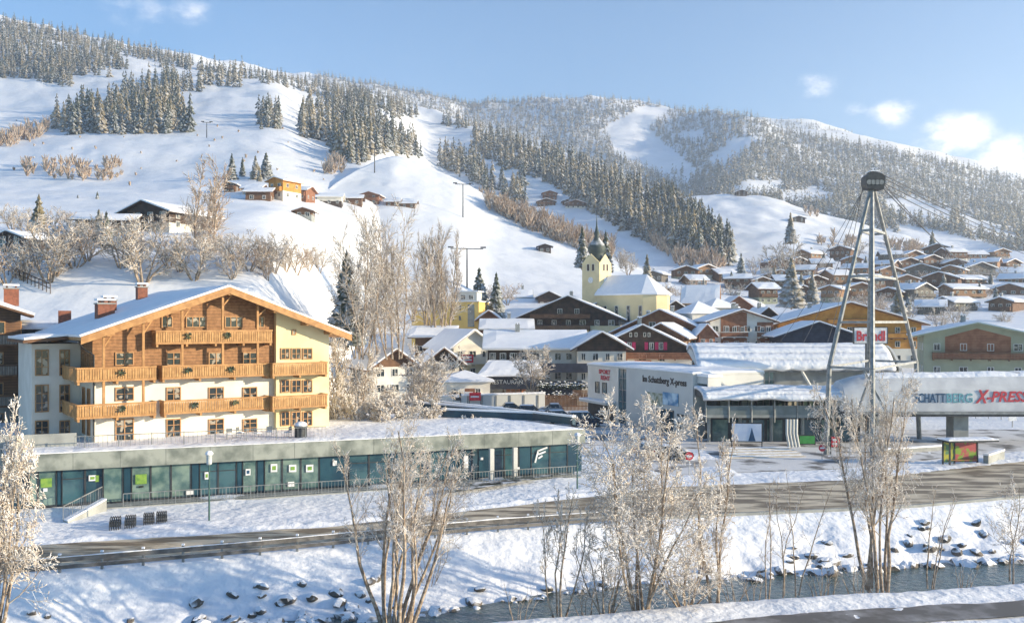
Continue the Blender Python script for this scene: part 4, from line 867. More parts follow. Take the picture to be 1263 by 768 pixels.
mid('navy_chalet', 'dark navy timber chalet with small white windows just behind the station roof', 'chalet', 966, 1052, 413, 398, 187, 15, 1, rot=R(-6), lower=GREENW, upper=NAVY, split=.35, floors=3, winc=6, chim=0, seed=23, fm=FRAMEW, bm=NAVY, ovs=1.8, winw=.6, winh=.9)
gr = mid('green_guesthouse', 'pale green guesthouse with brown timber gable and long balconies beside the gondola tube', 'guesthouse', 1148, 1262, 413, 399, 166, 14, 0, rot=R(-19), lower=GREENW, upper=GREENW, split=.55, floors=3, winc=4, balc=((2, .08, .97),), barm=REDBR, brail=BROWN, chim=1, seed=25, fm=FRAMEW, bm=GREENW, ovs=1.8, ovf=1.6)
mb = MB(); mb.prism([(-5.2, -.04, 8.5), (5.4, -.04, 8.5), (5.4, -.04, 12.1), (0, -.04, 13.6), (-5.2, -.04, 12.1)], (0, .1, 0), REDBR); mb.build('timber_panel', gr)
# yellow block and its neighbours
yb = empty('yellow_house', hpos(552, 232, 10), R(-12), 'bright yellow block with grey penthouse and tall dark stair window', 'house')
mb = MB(); mb.box(-4.5, 8, 0, 11, -8, 14.3 - 5 + .4, OCHRE); mb.build('wall', yb); mb = MB(); mb.box(-10, -4.51, 2, 10, -8, 7.6, OCHRE); mb.build('side_wall', yb)
mb = MB(); mb.box(.5, 7, 2, 10, 9.72, 12.2, LGREY); mb.build('penthouse', yb); mb = MB(); mb.box(5.2, 6.9, -.08, -.01, 3.5, 9, GLASSD); mb.build('stair_window', yb)
mb = MB(); mb.sheet((-4.6, -.3, 9.71), (8.2, -.3, 9.71), (8.2, 11, 9.71), (-4.6, 11, 9.71), .01 + .25, RSNOW, 6, 4, amp=.05); mb.sheet((0, 1.5, 12.21), (7.5, 1.5, 12.21), (7.5, 10, 12.21), (0, 10, 12.21), .3, RSNOW, 6, 4, amp=.05); mb.sheet((-10.3, 1.8, 7.61), (-4.6, 1.8, 7.61), (-4.6, 10, 7.61), (-10.3, 10, 7.61), .3, RSNOW, 4, 4); mb.build('snow_cover', yb)
for z in (2.0, 5.0, 7.6):
    for x in (1.4, 3.2): put_window(yb, x, 0, z, .8, 1.3, fm=OCHRE, cols=1)
for x in (1.5, 3.5, 5.5): put_window(yb, x, 2, 10.3, 1.3, 1.2, fm=FRAMEW)
mid('brown_gable_cottage', 'small brown gabled cottage right of the yellow block', 'cottage', 592, 614, 392, 384, 226, 10, 4, lower=REDBR, upper=REDBR, split=.3, floors=3, winc=2, chim=0, seed=31)
mid('low_grey_house', 'low grey house under a layered snow roof behind the inn', 'house', 598, 652, 405, 395, 212, 12, 3, axis='x', lower=GREYW, upper=GREYW, split=.9, floors=2, winc=5, chim=1, seed=33)
mid('wooden_balcony_house', 'flat-fronted house with dark wood balcony band behind the small white houses', 'house', 512, 556, 415, 404, 198, 12, 2, axis='x', lower=CREAM, upper=BROWN, split=.6, floors=2, winc=4, balc=((1, 0, 1),), chim=0, seed=34)
mid('yellow_gable_house', 'pale yellow house with timber gable and snowy roof, left of the inn', 'house', 560, 606, 426, 408, 182, 14, 0, rot=R(24), lower=YELLOW, upper=CREAM, split=.75, floors=3, winc=3, chim=0, seed=35, balc=((2, .1, .9),))
rs_ = MB(); rs_.box(0, 2.2, 0, .15, 0, 1.5, REDP); rs_.box(.3, 1.9, -.03, -.005, .35, .6, WHITEP); rs_.box(.3, 1.9, -.03, -.005, .9, 1.15, WHITEP); o = rs_.build('red_sign', label='square red sign with white rows on the wall of the yellow gable house', cat='sign'); o.location = P(569, 447, 170)
mid('white_gable_house', 'white house with dark triangular gable beside the pavilion roof', 'house', 528, 566, 445, 430, 165, 12, 0, rot=R(12), lower=WHITE, upper=DARK, split=.98, floors=3, winc=2, chim=0, seed=36, ovf=1.3, bm=BROWN)
mid('white_snowroof_house', 'white house with wide snow roof half hidden by the frosted terrace trees', 'house', 462, 512, 451, 432, 152, 13, 0, rot=R(26), lower=WHITE, upper=BROWN, split=.98, floors=3, winc=3, chim=0, seed=37, ovf=1.3, bm=BROWN)
for k, (a, b, e, t, Y, col, lb) in enumerate(((843, 884, 372, 352, 285, TERRAY, 'long tan timber house with pale snow roof right of the church'), (820, 845, 380, 372, 262, DARK, 'small black timber barn between church and pyramid roof house'), (890, 932, 381, 366, 262, REDBR, 'three-storey red brown house with white balcony rails above the white apartments'),
                                              (758, 790, 408, 398, 235, REDBR, 'low red brick row behind the dark gable chalet'), (716, 760, 384, 374, 246, REDBR, 'low reddish house at the foot of the church tower'), (664, 690, 366, 360, 300, DARK, 'small dark gabled hut at the foot of the ski slope'), (610, 655, 366, 357, 310, GREYW, 'low pale house with blue snow roof at the foot of the ski slope'), (932, 962, 392, 380, 238, DARK, 'dark narrow house between the white apartments and the orange hotel'), (694, 716, 372, 365, 280, GREYW, 'small pale house left of the church tower'))):
    mid('village_house', lb, 'house', a, b, e, t, Y, 10, base_at((a + b) / 2, Y) - 1, rot=R((-14, 10, 0, -8, 6, 0, 0, 5, 0)[k]), axis='x' if k in (0, 3, 6) else 'y', lower=WHITE if k in (2,) else col, upper=col, split=.3, floors=3 if k in (0, 2) else 2, winc=5 if b - a > 30 else 3, chim=1 if k != 5 else 0, seed=40 + k, balc=((1, .05, .95), (2, .05, .95)) if k in (0, 2) else (), ovf=.8, ovs=.8, group='village houses')
# pyramid-roofed houses
def pyramid(label, px, py_e, py_t, Y, w, wall, zb=2, name='pyramid_roof_house', g=None):
    r = empty(name, hpos(px, Y, zb), R(20), label, 'house', g); h = zpx(py_e, Y) - zb; t = zpx(py_t, Y) - zb
    mb = MB(); mb.box(-w / 2, w / 2, -w / 2, w / 2, -3, h, wall); mb.build('wall', r)
    mb = MB(); q = w / 2 + .7
    mb.add([(-q, -q, h + .02), (q, -q, h + .02), (q, q, h + .02), (-q, q, h + .02), (0, 0, t), (-q, -q, h + .3), (q, -q, h + .3), (q, q, h + .3), (-q, q, h + .3)], [(3, 2, 1, 0), (0, 1, 6, 5), (1, 2, 7, 6), (2, 3, 8, 7), (3, 0, 5, 8), (5, 6, 4), (6, 7, 4), (7, 8, 4), (8, 5, 4)], RSNOW)
    mb.build('snow_roof', r)
    for x in (-w / 4, w / 4): put_window(r, x, -w / 2, h * .5, .9, 1.4, fm=FRAMEW)
    return r
pyramid('pale house with steep pyramid snow roof above the white apartments', 861, 387, 371, 228, 8, LGREY)
pyramid('taller grey house with pointed snow roof just behind the steep pyramid roof', 884, 380, 367, 250, 7.5, GREYW)
# pavilion with tent roof, crates, banners, walls at the car park
pv = pyramid('pale round-windowed pavilion with tent shaped snow roof by the parking', 573, 469, 456, 158, 8, CREAM, zb=0, name='pavilion'); pv.rotation_euler = (0, 0, R(6))
for x in (-2.6, -1.3, 0, 1.3, 2.6): put_window(pv, x, -3.9, 1.9, .9, 2.0, fm=FRAMEW, cols=1, rows=2)
for i, (px, c, lb) in enumerate(((563, MDARK, 'dark blue banner board with white marks left of the car park gate'), (586, REDP, 'red banner board at the car park'), (572, REDBR, 'dark red long banner under the pavilion windows'))):
    o = MB(); w = (1.5, 1.9, 3.6)[i]; o.box(-w / 2, w / 2, 0, .1, .6, 1.9, c).box(-w / 2 + .2, w / 2 - .3, -.02, -.004, 1.1, 1.35, WHITEP).box(-w / 2, -w / 2 + .1, 0, .1, -.5, .6, MDARK).box(w / 2 - .1, w / 2, 0, .1, -.5, .6, MDARK)
    o.build('banner', label=lb, cat='banner').location = hpos(px, (153, 153, 154)[i], 1.3 + (i == 2) * .6)
for i, px in enumerate((627, 633, 639, 645)):
    o = empty('orange_crate', hpos(px, 160, 2.3), .1 * i, f'orange crate behind the car park wall, {("first", "second", "third", "last")[i]} from the pavilion side', 'crate', 'orange crates')
    m2 = MB(); m2.box(-.36, .36, -.3, .3, 0, .08, ORANGE)
    for z in (.2, .45, .7, .95): m2.box(-.36, .36, -.3, -.27, z, z + .14, ORANGE); m2.box(-.36, .36, .27, .3, z, z + .14, ORANGE); m2.box(-.36, -.33, -.27, .27, z, z + .14, ORANGE); m2.box(.33, .36, -.27, .27, z, z + .14, ORANGE)
    m2.build('slatted_sides', o); m2 = MB(); m2.sheet((-.34, -.28, 1.0), (.34, -.28, 1.0), (.34, .28, 1.0), (-.34, .28, 1.0), .12, SNOW, 3, 3, round_=.5); m2.build('snow_cover', o)
pw = empty('parking_wall', (0, 0, 0), 0, 'long pale concrete wall with snow cap along the back of the car park', 'wall')
A = G(520, 508); B = Vector(hpos(672, 156, 0)); A = Vector(hpos(515, 152, 0))
mb = MB(); mb.beam(A + Vector((0, 0, 1.1)), B + Vector((0, 0, 1.3)), .3, 3.2, LGREY); mb.build('wall', pw); mb = MB(); mb.beam(A + Vector((0, 0, 2.75)), B + Vector((0, 0, 2.95)), .55, .3, SNOW); mb.build('snow_cover', pw)
mb = MB()
for i in range(9): p = A.lerp(B, (i + .5) / 9); mb.box(p.x - .12, p.x + .12, p.y - .28, p.y - .14, -.4, 2.6, GREYW)
mb.build('posts', pw)
df = empty('slatted_fence', hpos(698, 156, 0), R(2), 'dark slatted timber fence beside the white station building', 'fence')
mb = MB()
for i in range(34): x = -3.7 + 7.8 * i / 34; mb.box(x, x + .17, 0, .05, -.3, 3.4 if i > 20 else 2.6, BROWN)
mb.box(-3.7, 4.1, .06, .12, .6, .75, BROWN); mb.build('slats', df)

# ------------------------------------------------------------------ church
CHY = M('church yellow render', (.76, .64, .38), .8, (.68, .57, .33), .3)
ch = empty('church', hpos(736, 250, 6), R(-40), 'yellow church with onion spire and large snow covered nave roof', 'church')
cw = 5.6; zt = zpx(321, 250) - 6
mb = MB(); mb.box(-cw / 2, cw / 2, -cw / 2, cw / 2, -4, zt - .8, CHY)
for (nx_, ny) in ((0, -1), (0, 1), (1, 0), (-1, 0)):
    if ny: mb.prism([(-cw / 2, ny * cw / 2 - .3 * (ny > 0), zt - .8), (cw / 2, ny * cw / 2 - .3 * (ny > 0), zt - .8), (0, ny * cw / 2 - .3 * (ny > 0), zt + 1.6)], (0, .3, 0), CHY)
    else: mb.prism([(nx_ * cw / 2 - .3 * (nx_ > 0), -cw / 2 + .3, zt - .8), (nx_ * cw / 2 - .3 * (nx_ > 0), cw / 2 - .3, zt - .8), (nx_ * cw / 2 - .3 * (nx_ > 0), 0, zt + 1.6)], (.3, 0, 0), CHY)
tw = mb.build('tower', ch)
for rot, (x, y) in ((0, (0, -cw / 2)), (math.pi / 2, (cw / 2, 0)), (-math.pi / 2, (-cw / 2, 0))):
    for z in (zt - 3.0,):
        for dx in (-.8, .8): put_window(tw, x + (dx if rot == 0 else 0), y + (dx if rot else 0), z, .9, 1.9, rot=rot, fm=WHITE, gm=DARK, cols=1)
    m2 = MB(); m2.tube([(x * 1.01, y * 1.01, zt - 5.4), (x * 1.04, y * 1.04, zt - 5.4)], .8, WHITEP, 16); m2.build('clock_face', tw)
mb = MB(); mb.lathe([(2.3, zt - .4), (2.3, zt + .7), (1.7, zt + 1.2), (2.25, zt + 2.2), (2.5, zt + 3.2), (2.1, zt + 4.3), (1.25, zt + 5.2), (.8, zt + 5.9), (.55, zt + 6.6), (.85, zt + 7.2), (.5, zt + 7.9), (.2, zt + 9.2), (.08, zt + 11.6), (.02, zt + 13)], M('dark copper with snow', (.05, .07, .06), .6, snow=(.35, .9, .5)), 16)
mb.box(-.5, .5, -.05, .05, zt + 12.2, zt + 12.35, MDARK).box(-.06, .06, -.06, .06, zt + 11.5, zt + 13.4, MDARK); mb.build('onion_spire', tw, smooth=True)
nv = empty('nave_root', (0, 0, 0), 0, None, None); nv.parent = ch; nv.name = 'nave'
nw, nl = 10.5, 18.0; zh = zpx(362, 245) - 6; zr = zpx(339, 245) - 6
# nave: runs from the tower towards the right
mb = MB(); x0 = 2.9; mb.prism([(x0, -4, -4), (x0, nw - 4, -4), (x0, nw - 4, zh), (x0, -4, zh)], (nl - 4, 0, 0), CHY)
ap = [(x0 + nl - 4, -4), (x0 + nl - 1.2, -2), (x0 + nl, nw / 2 - 4), (x0 + nl - 1.2, nw - 6), (x0 + nl - 4, nw - 4)]
mb.prism([(p[0] + .003, p[1], -4) for p in ap], (0, 0, 4 + zh), CHY); mb.box(x0 - 5, x0 - .003, 1, nw - 4.5, -4, zh - .5, CHY); mb.build('nave_wall', nv)
mb = MB(); yc = nw / 2 - 4; o_ = .6; rA = Vector((x0 - .5, yc, zr)); rB = Vector((x0 + nl - 6, yc, zr)); E = [Vector((x0 - .5, -4 - o_, zh - .2)), Vector((x0 + nl - 4, -4 - o_, zh - .2)), Vector((x0 + nl - .7, -2.4, zh - .2)), Vector((x0 + nl + o_, yc, zh - .2)), Vector((x0 + nl - .7, nw - 5.6, zh - .2)), Vector((x0 + nl - 4, nw - 4 + o_, zh - .2)), Vector((x0 - .5, nw - 4 + o_, zh - .2))]
vs = [rA, rB] + E + [e - Vector((0, 0, .35)) for e in E]
mb.add(vs, [(0, 2, 3, 1), (1, 3, 4), (1, 4, 5), (1, 5, 6), (1, 6, 7), (0, 1, 7, 8), (0, 8, 2), (15, 14, 13, 12, 11, 10, 9)] + [(2 + i, 9 + i, 10 + i, 3 + i) for i in range(6)] + [(8, 15, 9, 2)], RSNOW); mb.build('snow_roof', nv)
for i in range(4): put_window(nv, x0 + 2.5 + i * 3.6, -4, zh * .35, 1.1, zh * .45, fm=WHITE, gm=GLASS, cols=1)

# ------------------------------------------------------------------ hillside village, row by row
ORD = ['first', 'second', 'third', 'fourth', 'fifth', 'sixth', 'seventh', 'eighth', 'ninth', 'tenth', 'eleventh', 'twelfth', 'thirteenth']
WARM = M('warm tan timber', (.36, .21, .11), .75, (.27, .15, .08), 1, wood=5)
WM = [(BROWN, 'brown'), (WARM, 'tan timber'), (M('weathered grey timber', (.20, .18, .15), .8, (.14, .12, .10), 1, wood=5), 'weathered grey'), (WHITE, 'white and brown'), (CREAM, 'cream and brown'), (GREENW, 'greenish')]
rr = random.Random(77)
VR = [('uppermost', 322, [(1008, 24), (1036, 24), (1100, 26), (1128, 28), (1156, 30), (1182, 28), (1206, 22), (1236, 20)]),
      ('second', 334, [(960, 24), (985, 22), (1015, 26), (1052, 20), (1090, 26), (1122, 30), (1150, 26), (1180, 30), (1214, 26), (1250, 24)]),
      ('third', 347, [(846, 24), (872, 26), (898, 24), (962, 28), (992, 24), (1022, 28), (1055, 26), (1098, 30), (1136, 34), (1172, 30), (1210, 34), (1246, 28)]),
      ('fourth', 359, [(806, 20), (862, 24), (910, 26), (940, 24), (974, 28), (1006, 24), (1040, 24), (1082, 26), (1118, 34), (1158, 38), (1204, 38), (1250, 34)]),
      ('fifth', 373, [(794, 20), (818, 20), (948, 26), (990, 26), (1024, 26), (1062, 24), (1096, 30), (1140, 40), (1196, 44), (1244, 36)]),
      ('lowest', 390, [(1148, 34), (1190, 34), (1234, 30)])]
HV = []
for (rn, py, L_) in VR:
    for i, (px, wp) in enumerate(L_):
        p = hillV.at(px, py + rr.uniform(-2.5, 2.5)); s_ = p.y / FP; w = wp * s_ * rr.uniform(.85, 1.15); mat, mn = WM[rr.randrange(6)]
        ax = 'x' if rr.random() < .35 else 'y'; d = rr.uniform(8, 11); h = rr.uniform(4.0, 6.6); rot = R(rr.uniform(-50, 35))
        up = (WARM if rr.random() < .6 else BROWN) if mat in (WHITE, CREAM, GREENW) else mat
        house('hillside_chalet', f'{mn} chalet with snow roof, {ORD[i]} from left in the {rn} hillside village row', 'chalet', (p.x, p.y, p.z - .2), rot, w, d, h, w * .17 if ax == 'y' else d * .20, axis=ax, lower=mat, upper=up, split=.45, floors=2, winc=4 if w > 11 else 3, balc=((1, .05, .95),) if rr.random() < .6 else (), chim=1 if rr.random() < .4 else 0, seed=i * 13 + py, sidewin=False, nu=4, ovs=1.0, ovf=1.2, snow=.75, amp=.2, winw=1.2, winh=1.2, fm=FRAMEW, base=6, group='chalets of the hillside village')
        HV.append((px, py, p, w, h))
# houses on the ski hill
hh = lambda px, py, Y, sh: sh.at(px, py)
def hillhouse(sh, px, py, wpx, label, mat, upper=None, ax='y', rot=0, h=5, name='mountain_hut', floors=2, balc=True, d=9, rise=None, snow=.5, split=.45, group=None):
    p = sh.at(px, py); w = wpx * p.y / FP
    return house(name, label, 'house', (p.x, p.y, p.z - .1), rot, w, d, h, rise or (w * .16 if ax == 'y' else 1.6), axis=ax, lower=mat, upper=upper or mat, split=split, floors=floors, winc=max(2, int(w / 3.2)), balc=((1, .05, .95),) if balc else (), chim=0, seed=int(px), sidewin=True, nu=5, ovs=1.0, ovf=1.0, snow=snow, fm=FRAMEW, base=8, group=group)
hillhouse(hillA, 340, 246, 24, 'orange and cream farmhouse on the hill shelf, tallest of its group', CREAM, TERRAY, h=6.5, rot=R(-30), d=9)
hillhouse(hillA, 318, 247, 30, 'long brown barn with pale lower wall beside the orange farmhouse', BROWN, ax='x', h=3, balc=False, rot=R(4))
hillhouse(hillA, 310, 240, 22, 'low snow-covered shed above the long brown barn', GREYW, BROWN, ax='x', h=2.4, balc=False)
hillhouse(hillA, 366, 246, 24, 'reddish farmhouse half hidden by bushes right of the orange farmhouse', REDBR, h=3.6, ax='x', rot=R(-10))
hillhouse(hillA, 283, 237, 14, 'small dark log hut above the tall golden birch', BROWN, h=3)
hillhouse(hillA, 406, 252, 30, 'long dark stable with a flat snow roof on the hill shelf', DARK, WHITE, ax='x', h=3.2, balc=False, rot=R(6))
hillhouse(hillA, 434, 252, 24, 'low dark annex joined to the long stable', BROWN, ax='x', h=2.8, balc=False, rot=R(6))
hillhouse(hillB, 455, 252, 24, 'brown gabled chalet at the right end of the hill shelf', REDBR, h=4.2, rot=R(-6))
hillhouse(hillB, 484, 254, 16, 'small brown shed right of the gabled chalet', BROWN, ax='x', h=2, balc=False)
hillhouse(hillB, 503, 256, 18, 'lowest brown shed at the top edge of the lit slope', BROWN, ax='x', h=2, balc=False)
hillhouse(hillA, 374, 268, 20, 'tiny grey hay barn below the hill shelf', GREYW, BROWN, h=2.0, balc=False, d=5)
hillhouse(hillA, 678, 246, 17, 'upper brown hut on the meadow between the woods', REDBR, h=5)
hillhouse(hillA, 674, 254, 22, 'lower brown hut with pale base on the meadow between the woods', BROWN, h=3.4)
hillhouse(hillA, 700, 253, 12, 'tiny hut between the two larger meadow huts', BROWN, h=3)
hillhouse(hillA, 710, 257, 24, 'cream based hut with wide snow gable at the right of the meadow', CREAM, BROWN, h=4)
hillhouse(hillB, 672, 311, 15, 'small dark hut alone near the bottom of the piste', DARK, h=2.6, balc=False, d=5)
hillhouse(hillE, 915, 242, 12, 'tiny dark hut on the crest of the lower slope', DARK, h=4, balc=False)
hillhouse(hillE, 985, 274, 16, 'dark barn alone on the lit lower slope', DARK, h=3, balc=False)
bc = hillhouse(hillA, 178, 284, 80, 'large dark chalet with broad snowy gable among the orchard trees', CREAM, DARK, h=3.6, rot=R(-24), d=14, rise=2.2, name='orchard_chalet', split=.4)
hillhouse(hillA, 128, 290, 66, 'low wing with long snow roof joined to the dark orchard chalet', CREAM, DARK, ax='x', h=3, rot=R(10), d=9, rise=1.3, name='orchard_wing', balc=False)
hillhouse(hillA, 12, 312, 46, 'dark shed with snow roof at the left edge below the orchard', DARK, DARK, h=2.6, rot=R(-20), name='orchard_shed', balc=False)
# ------------------------------------------------------------------ white station office
ob = empty('station_office', (23.0, 118.5, 0), 0, 'white rendered office with black lettering and two pictures beside the cable car station', 'office building')
OA = math.atan2(26.5, -11.2); ob.rotation_euler = (0, 0, OA + math.pi)          # local +x runs from the far end back to the near corner; x in [-28.8, 0]
# local frame: front (seen) face is y = 0 facing -y
mb = MB(); mb.box(-28.8, -19.2, 0, 11, -.5, 8.0, WHITE); mb.box(-16.9, 0, 0, 11, -.5, 8.0, LGREY); mb.build('wall', ob)  # far end whiter, near part greyer: sun and shade put into the render colour
mb = MB(); mb.box(-19.19, -16.91, .15, 10.8, -.5, 8.0, GLASSD)
for z in (1.5, 3.2, 4.9, 6.6): mb.box(-19.19, -16.91, .08, .14, z, z + .1, METAL)
mb.box(-18.1, -18.0, .06, .14, 0, 8, METAL); mb.build('stair_glazing', ob)
mb = MB(); mb.box(-28.9, .1, -.1, 11.1, 8.01, 8.25, LGREY); mb.sheet((-28.8, -.1, 8.26), (.1, -.1, 8.26), (.1, 11, 8.26), (-28.8, 11, 8.26), .34, SNOW, 30, 10, amp=.12, round_=.5, lip=.05); mb.build('roof', ob)
def ox(px): # local x on the face at photo column px
    c, s = math.cos(OA + math.pi), math.sin(OA + math.pi); k = (px - CX) / FP; return (k * 118.5 - 23.0) / (c - k * s)
def oz(py, x): return HC - (py - HY) * (118.5 + math.sin(OA + math.pi) * x) / FP
xa, xb = ox(793), ox(847); text('Im Schattberg X-press', 1.25, BLACKT, ob, (xa, -.05, oz(474, (xa + xb) / 2) + .1), (R(90), 0, 0), fitw=xb - xa, bold=.02)
xa, xb = ox(739), ox(753); text('SPORT', .9, REDT, ob, (xa, -.05, 7.0), (R(90), 0, 0), fitw=(xb - xa), bold=.03); text('RENT', .9, REDT, ob, (xa + .6, -.05, 6.1), (R(90), 0, 0), fitw=(xb - xa) * .8, bold=.03)
PIC1 = M('mountain picture', (.16, .20, .12), .4, (.55, .57, .50), .9, detail=8, thr=(.42, .58)); PIC2 = M('blue sky picture', (.03, .20, .40), .4, (.50, .68, .78), .6, detail=6, thr=(.45, .6))
for a, b, m, lb in ((799, 818, PIC1, None), (818.2, 837, PIC2, None)):
    x0, x1 = ox(a), ox(b); m2 = MB(); m2.box(x0, x1, -.12, -.01, oz(499, x0) + .1, oz(483, x0), m); m2.build('picture_panel', ob)
x0, x1 = ox(811), ox(831); mb = MB(); mb.box(x0, x1, -.06, -.01, 0, oz(506, x1), GLASSD)
for i in range(6): x = x0 + (x1 - x0) * i / 5; mb.box(x - .05, x + .05, -.12, -.05, 0, oz(506, x1), MDARK)
mb.build('glass_door', ob)
for a in (737, 746): x = ox(a); put_window(ob, x, 0, 4.0, 1.3, 1.7, fm=MDARK, gm=GLASSD, cols=1)
for (zz, w) in ((oz(514, -2.2), 2.6), (oz(524, -2.2), 1.4), (oz(529, -2.2), 1.2)): m2 = MB(); m2.box(-3.6, -3.6 + w, -.05, -.01, zz, zz + .3, MDARK); m2.build('small_sign', ob)
mb = MB(); mb.box(-28.7, -20, -1.6, -.01, 2.6, 2.9, LGREY); mb.box(-28.6, -20.1, -.05, -.01, .0, 2.58, MDARK); mb.sheet((-28.7, -1.6, 2.91), (-20, -1.6, 2.91), (-20, -.02, 2.91), (-28.7, -.02, 2.91), .2, SNOW, 8, 2); mb.build('garage_canopy', ob)
mb = MB(); mb.box(.01, 2.4, .6, 2.6, 7.0, 7.9, LGREY); mb.box(2.2, 2.4, .6, 2.6, 5.5, 7.0, LGREY); mb.box(.02, 2.19, 2.0, 2.6, 0, 6.99, MDARK); mb.sheet((.01, .5, 7.91), (2.6, .5, 7.91), (2.6, 2.7, 7.91), (.01, 2.7, 7.91), .3, SNOW, 6, 5, amp=.1); mb.build('entrance_arch', ob)

# ------------------------------------------------------------------ cable car station
st = empty('cable_car_station', (23.5, 113.5, 0), 0, 'grey steel cable car station with arched snow roof, glazed hall and raised walkway', 'cable car station')
def sx_(px, Y): return (px - CX) * Y / FP - 23.5
W1 = sx_(1040, 114)
mb = MB(); mb.box(0, W1, 0, 7, 3.15, 3.5, GREYW); mb.box(0, W1, .02, .14, 3.5, 4.55, M('grey glass balustrade', (.20, .23, .23), .3, (.14, .17, .17), 1)); mb.box(0, W1, -.06, .2, 4.56, 4.64, METAL)
mb.build('walkway', st)
for i in range(7):
    x = .1 + (W1 - .3) * i / 6; m2 = MB(); m2.tube([(x, -.02, 2.6), (x, -.02, 5.5)], .10, METAL, 8); m2.build('post', st)
for i in range(5):
    x = .8 + (W1 - 1.6) * i / 4; m2 = MB(); m2.tube([(x, 1.6, -.4), (x, 1.6, 3.16)], .22, GREYW, 10); m2.build('column', st)
mb = MB(); n = 8; prof = []
for i in range(n + 1): a = math.pi * i / n; prof.append((3.4 - 4.2 * math.cos(a), 5.5 + .9 * math.sin(a)))
mb.prism([(-.2, y, z) for y, z in prof], (W1 + .5, 0, 0), MDARK); mb.build('canopy_roof', st)
sn = MB()
for i in range(n):
    (y0, z0), (y1, z1) = prof[i], prof[i + 1]; sn.sheet((-.4, y0 - .05, z0), (W1 + .6, y0 - .05, z0), (W1 + .6, y1, z1), (-.4, y1, z1), .45, SNOW, 34, 1, amp=.22, seed=2, lip=.35 if i == 0 else 0)
sn.build('canopy_snow', st, smooth=True)
mb = MB(); mb.box(0, W1 + 2, 7.2, 7.5, -.3, 5.4, MDARK); mb.build('rear_wall', st)
for i in range(9): put_window(st, 1 + 2 * i, 7.2, 3.7, 1.7, 1.6, fm=METAL, gm=GLASSG if i % 3 else CREAM, cols=2)
# upper hall
H0, H1 = sx_(858, 133), sx_(1100, 133); hy = 18.5
prof = [(hy - .6, 8.2), (hy + .3, 9.2), (hy + 1.4, 10.1), (hy + 2.8, 10.9), (hy + 4.2, 11.3), (hy + 6, 11.3), (hy + 7.5, 10.6)]
mb = MB(); mb.prism([(H0, y, z) for y, z in prof] + [(H0, y + .1, z - .5) for y, z in reversed(prof)], (H1 - H0, 0, 0), METAL); mb.build('hall_roof', st)
sn = MB()
for i in range(len(prof) - 1):
    (y0, z0), (y1, z1) = prof[i], prof[i + 1]; sn.sheet((H0 - .1, y0, z0), (H1 - .2, y0, z0), (H1 - .2, y1, z1), (H0 - .1, y1, z1), .42, SNOW, 44, 2, amp=.13, seed=6, lip=.4 if i == 0 else 0)
sn.build('hall_snow', st, smooth=True)
mb = MB(); mb.prism([(H0 + .01, y, z - .12) for y, z in prof], (.3, 0, 0), LGREY); mb.build('hall_end_wall', st)
mb = MB(); ribs = []
mb.prism([(H1 + .01, y, z - .5) for y, z in prof], (.4, 0, 0), M('dark lattice', (.10, .10, .08), .8, (.35, .33, .28), 1.5, detail=7)); mb.prism([(H1 + .42, y, z + .05) for y, z in prof] + [(H1 + .42, y + .2, z - .4) for y, z in reversed(prof)], (.35, 0, 0), LGREY); mb.build('gable_lattice', st)
mb = MB(); xg0, xg1 = sx_(874, 131), sx_(957, 131); mb.box(xg0, xg1, hy, hy + .3, 3.5, 8.3, GLASSG)
for i in range(15): x = xg0 + (xg1 - xg0) * i / 14; mb.box(x - .06, x + .06, hy - .1, hy - .003, 3.5, 8.3, METAL)
for z in (5.2, 6.6, 7.9): mb.box(xg0, xg1, hy - .07, hy - .004, z, z + .09, METAL)
mb.build('hall_glazing', st)
mb = MB(); mb.box(xg1 + .01, H1, hy + .6, hy + 1, 3.5, 8.3, GREYW); mb.box(H0, xg0 - .01, hy + .4, hy + 1, 3.5, 8.3, GREYW); mb.box(H0, H1, hy + 1.2, hy + 7, 0, 8.0, GREYW)
mb.build('hall_wall', st); mb = MB(); mb.beam((sx_(992, 130), hy - .3, 8.2), (sx_(1005, 130), hy - 2.5, 4.6), .28, .28, LGREY); mb.build('strut', st)
mb = MB(); mb.box(H0, H1 + 3, hy - 3, hy - .02, 3.2, 3.5, GREYW); mb.sheet((H0, hy - 3, 3.51), (H1 + 3, hy - 3, 3.51), (H1 + 3, hy - .2, 3.51), (H0, hy - .2, 3.51), .3, SNOW, 20, 2, amp=.1); mb.build('terrace', st)
# things under the walkway
def panel(name, label, cat, pa, pb, Ya, y0, y1, mat, frame=MDARK, th=.12, extra=None, rot=0):
    x0, x1 = (pa - CX) * Ya / FP, (pb - CX) * Ya / FP; z1, z0 = zpx(y0, Ya), zpx(y1, Ya); w = x1 - x0
    r = empty(name, ((x0 + x1) / 2, Ya, 0), rot, label, cat); m2 = MB(); m2.box(-w / 2, w / 2, 0, th, z0, z1, frame); m2.build('frame', r)
    m2 = MB(); m2.box(-w / 2 + .12, w / 2 - .12, -.03, -.005, z0 + .12, z1 - .12, mat)
    if extra: extra(m2, w, z0, z1)
    m2.build('poster', r); m2 = MB(); m2.box(-w / 2, -w / 2 + .12, .02, .1, -.4, z0, frame); m2.box(w / 2 - .12, w / 2, .02, .1, -.4, z0, frame); m2.build('posts', r); return r
def peaks(m2, w, z0, z1): m2.prism([(w * .05, -.05, z0 + .15), (w * .28, -.05, z0 + .15), (w * .22, -.05, z0 + (z1 - z0) * .4), (w * .16, -.05, z0 + (z1 - z0) * .75), (w * .10, -.05, z0 + (z1 - z0) * .35)], (0, .02, 0), NAVYT)
panel('poster_board', 'large pale winter poster with a dark tree shape, under the station walkway', 'poster board', 902, 940, 110, 521, 545, M('pale poster', (.72, .76, .84), .5, (.60, .66, .78), .8), extra=peaks, rot=R(-8))
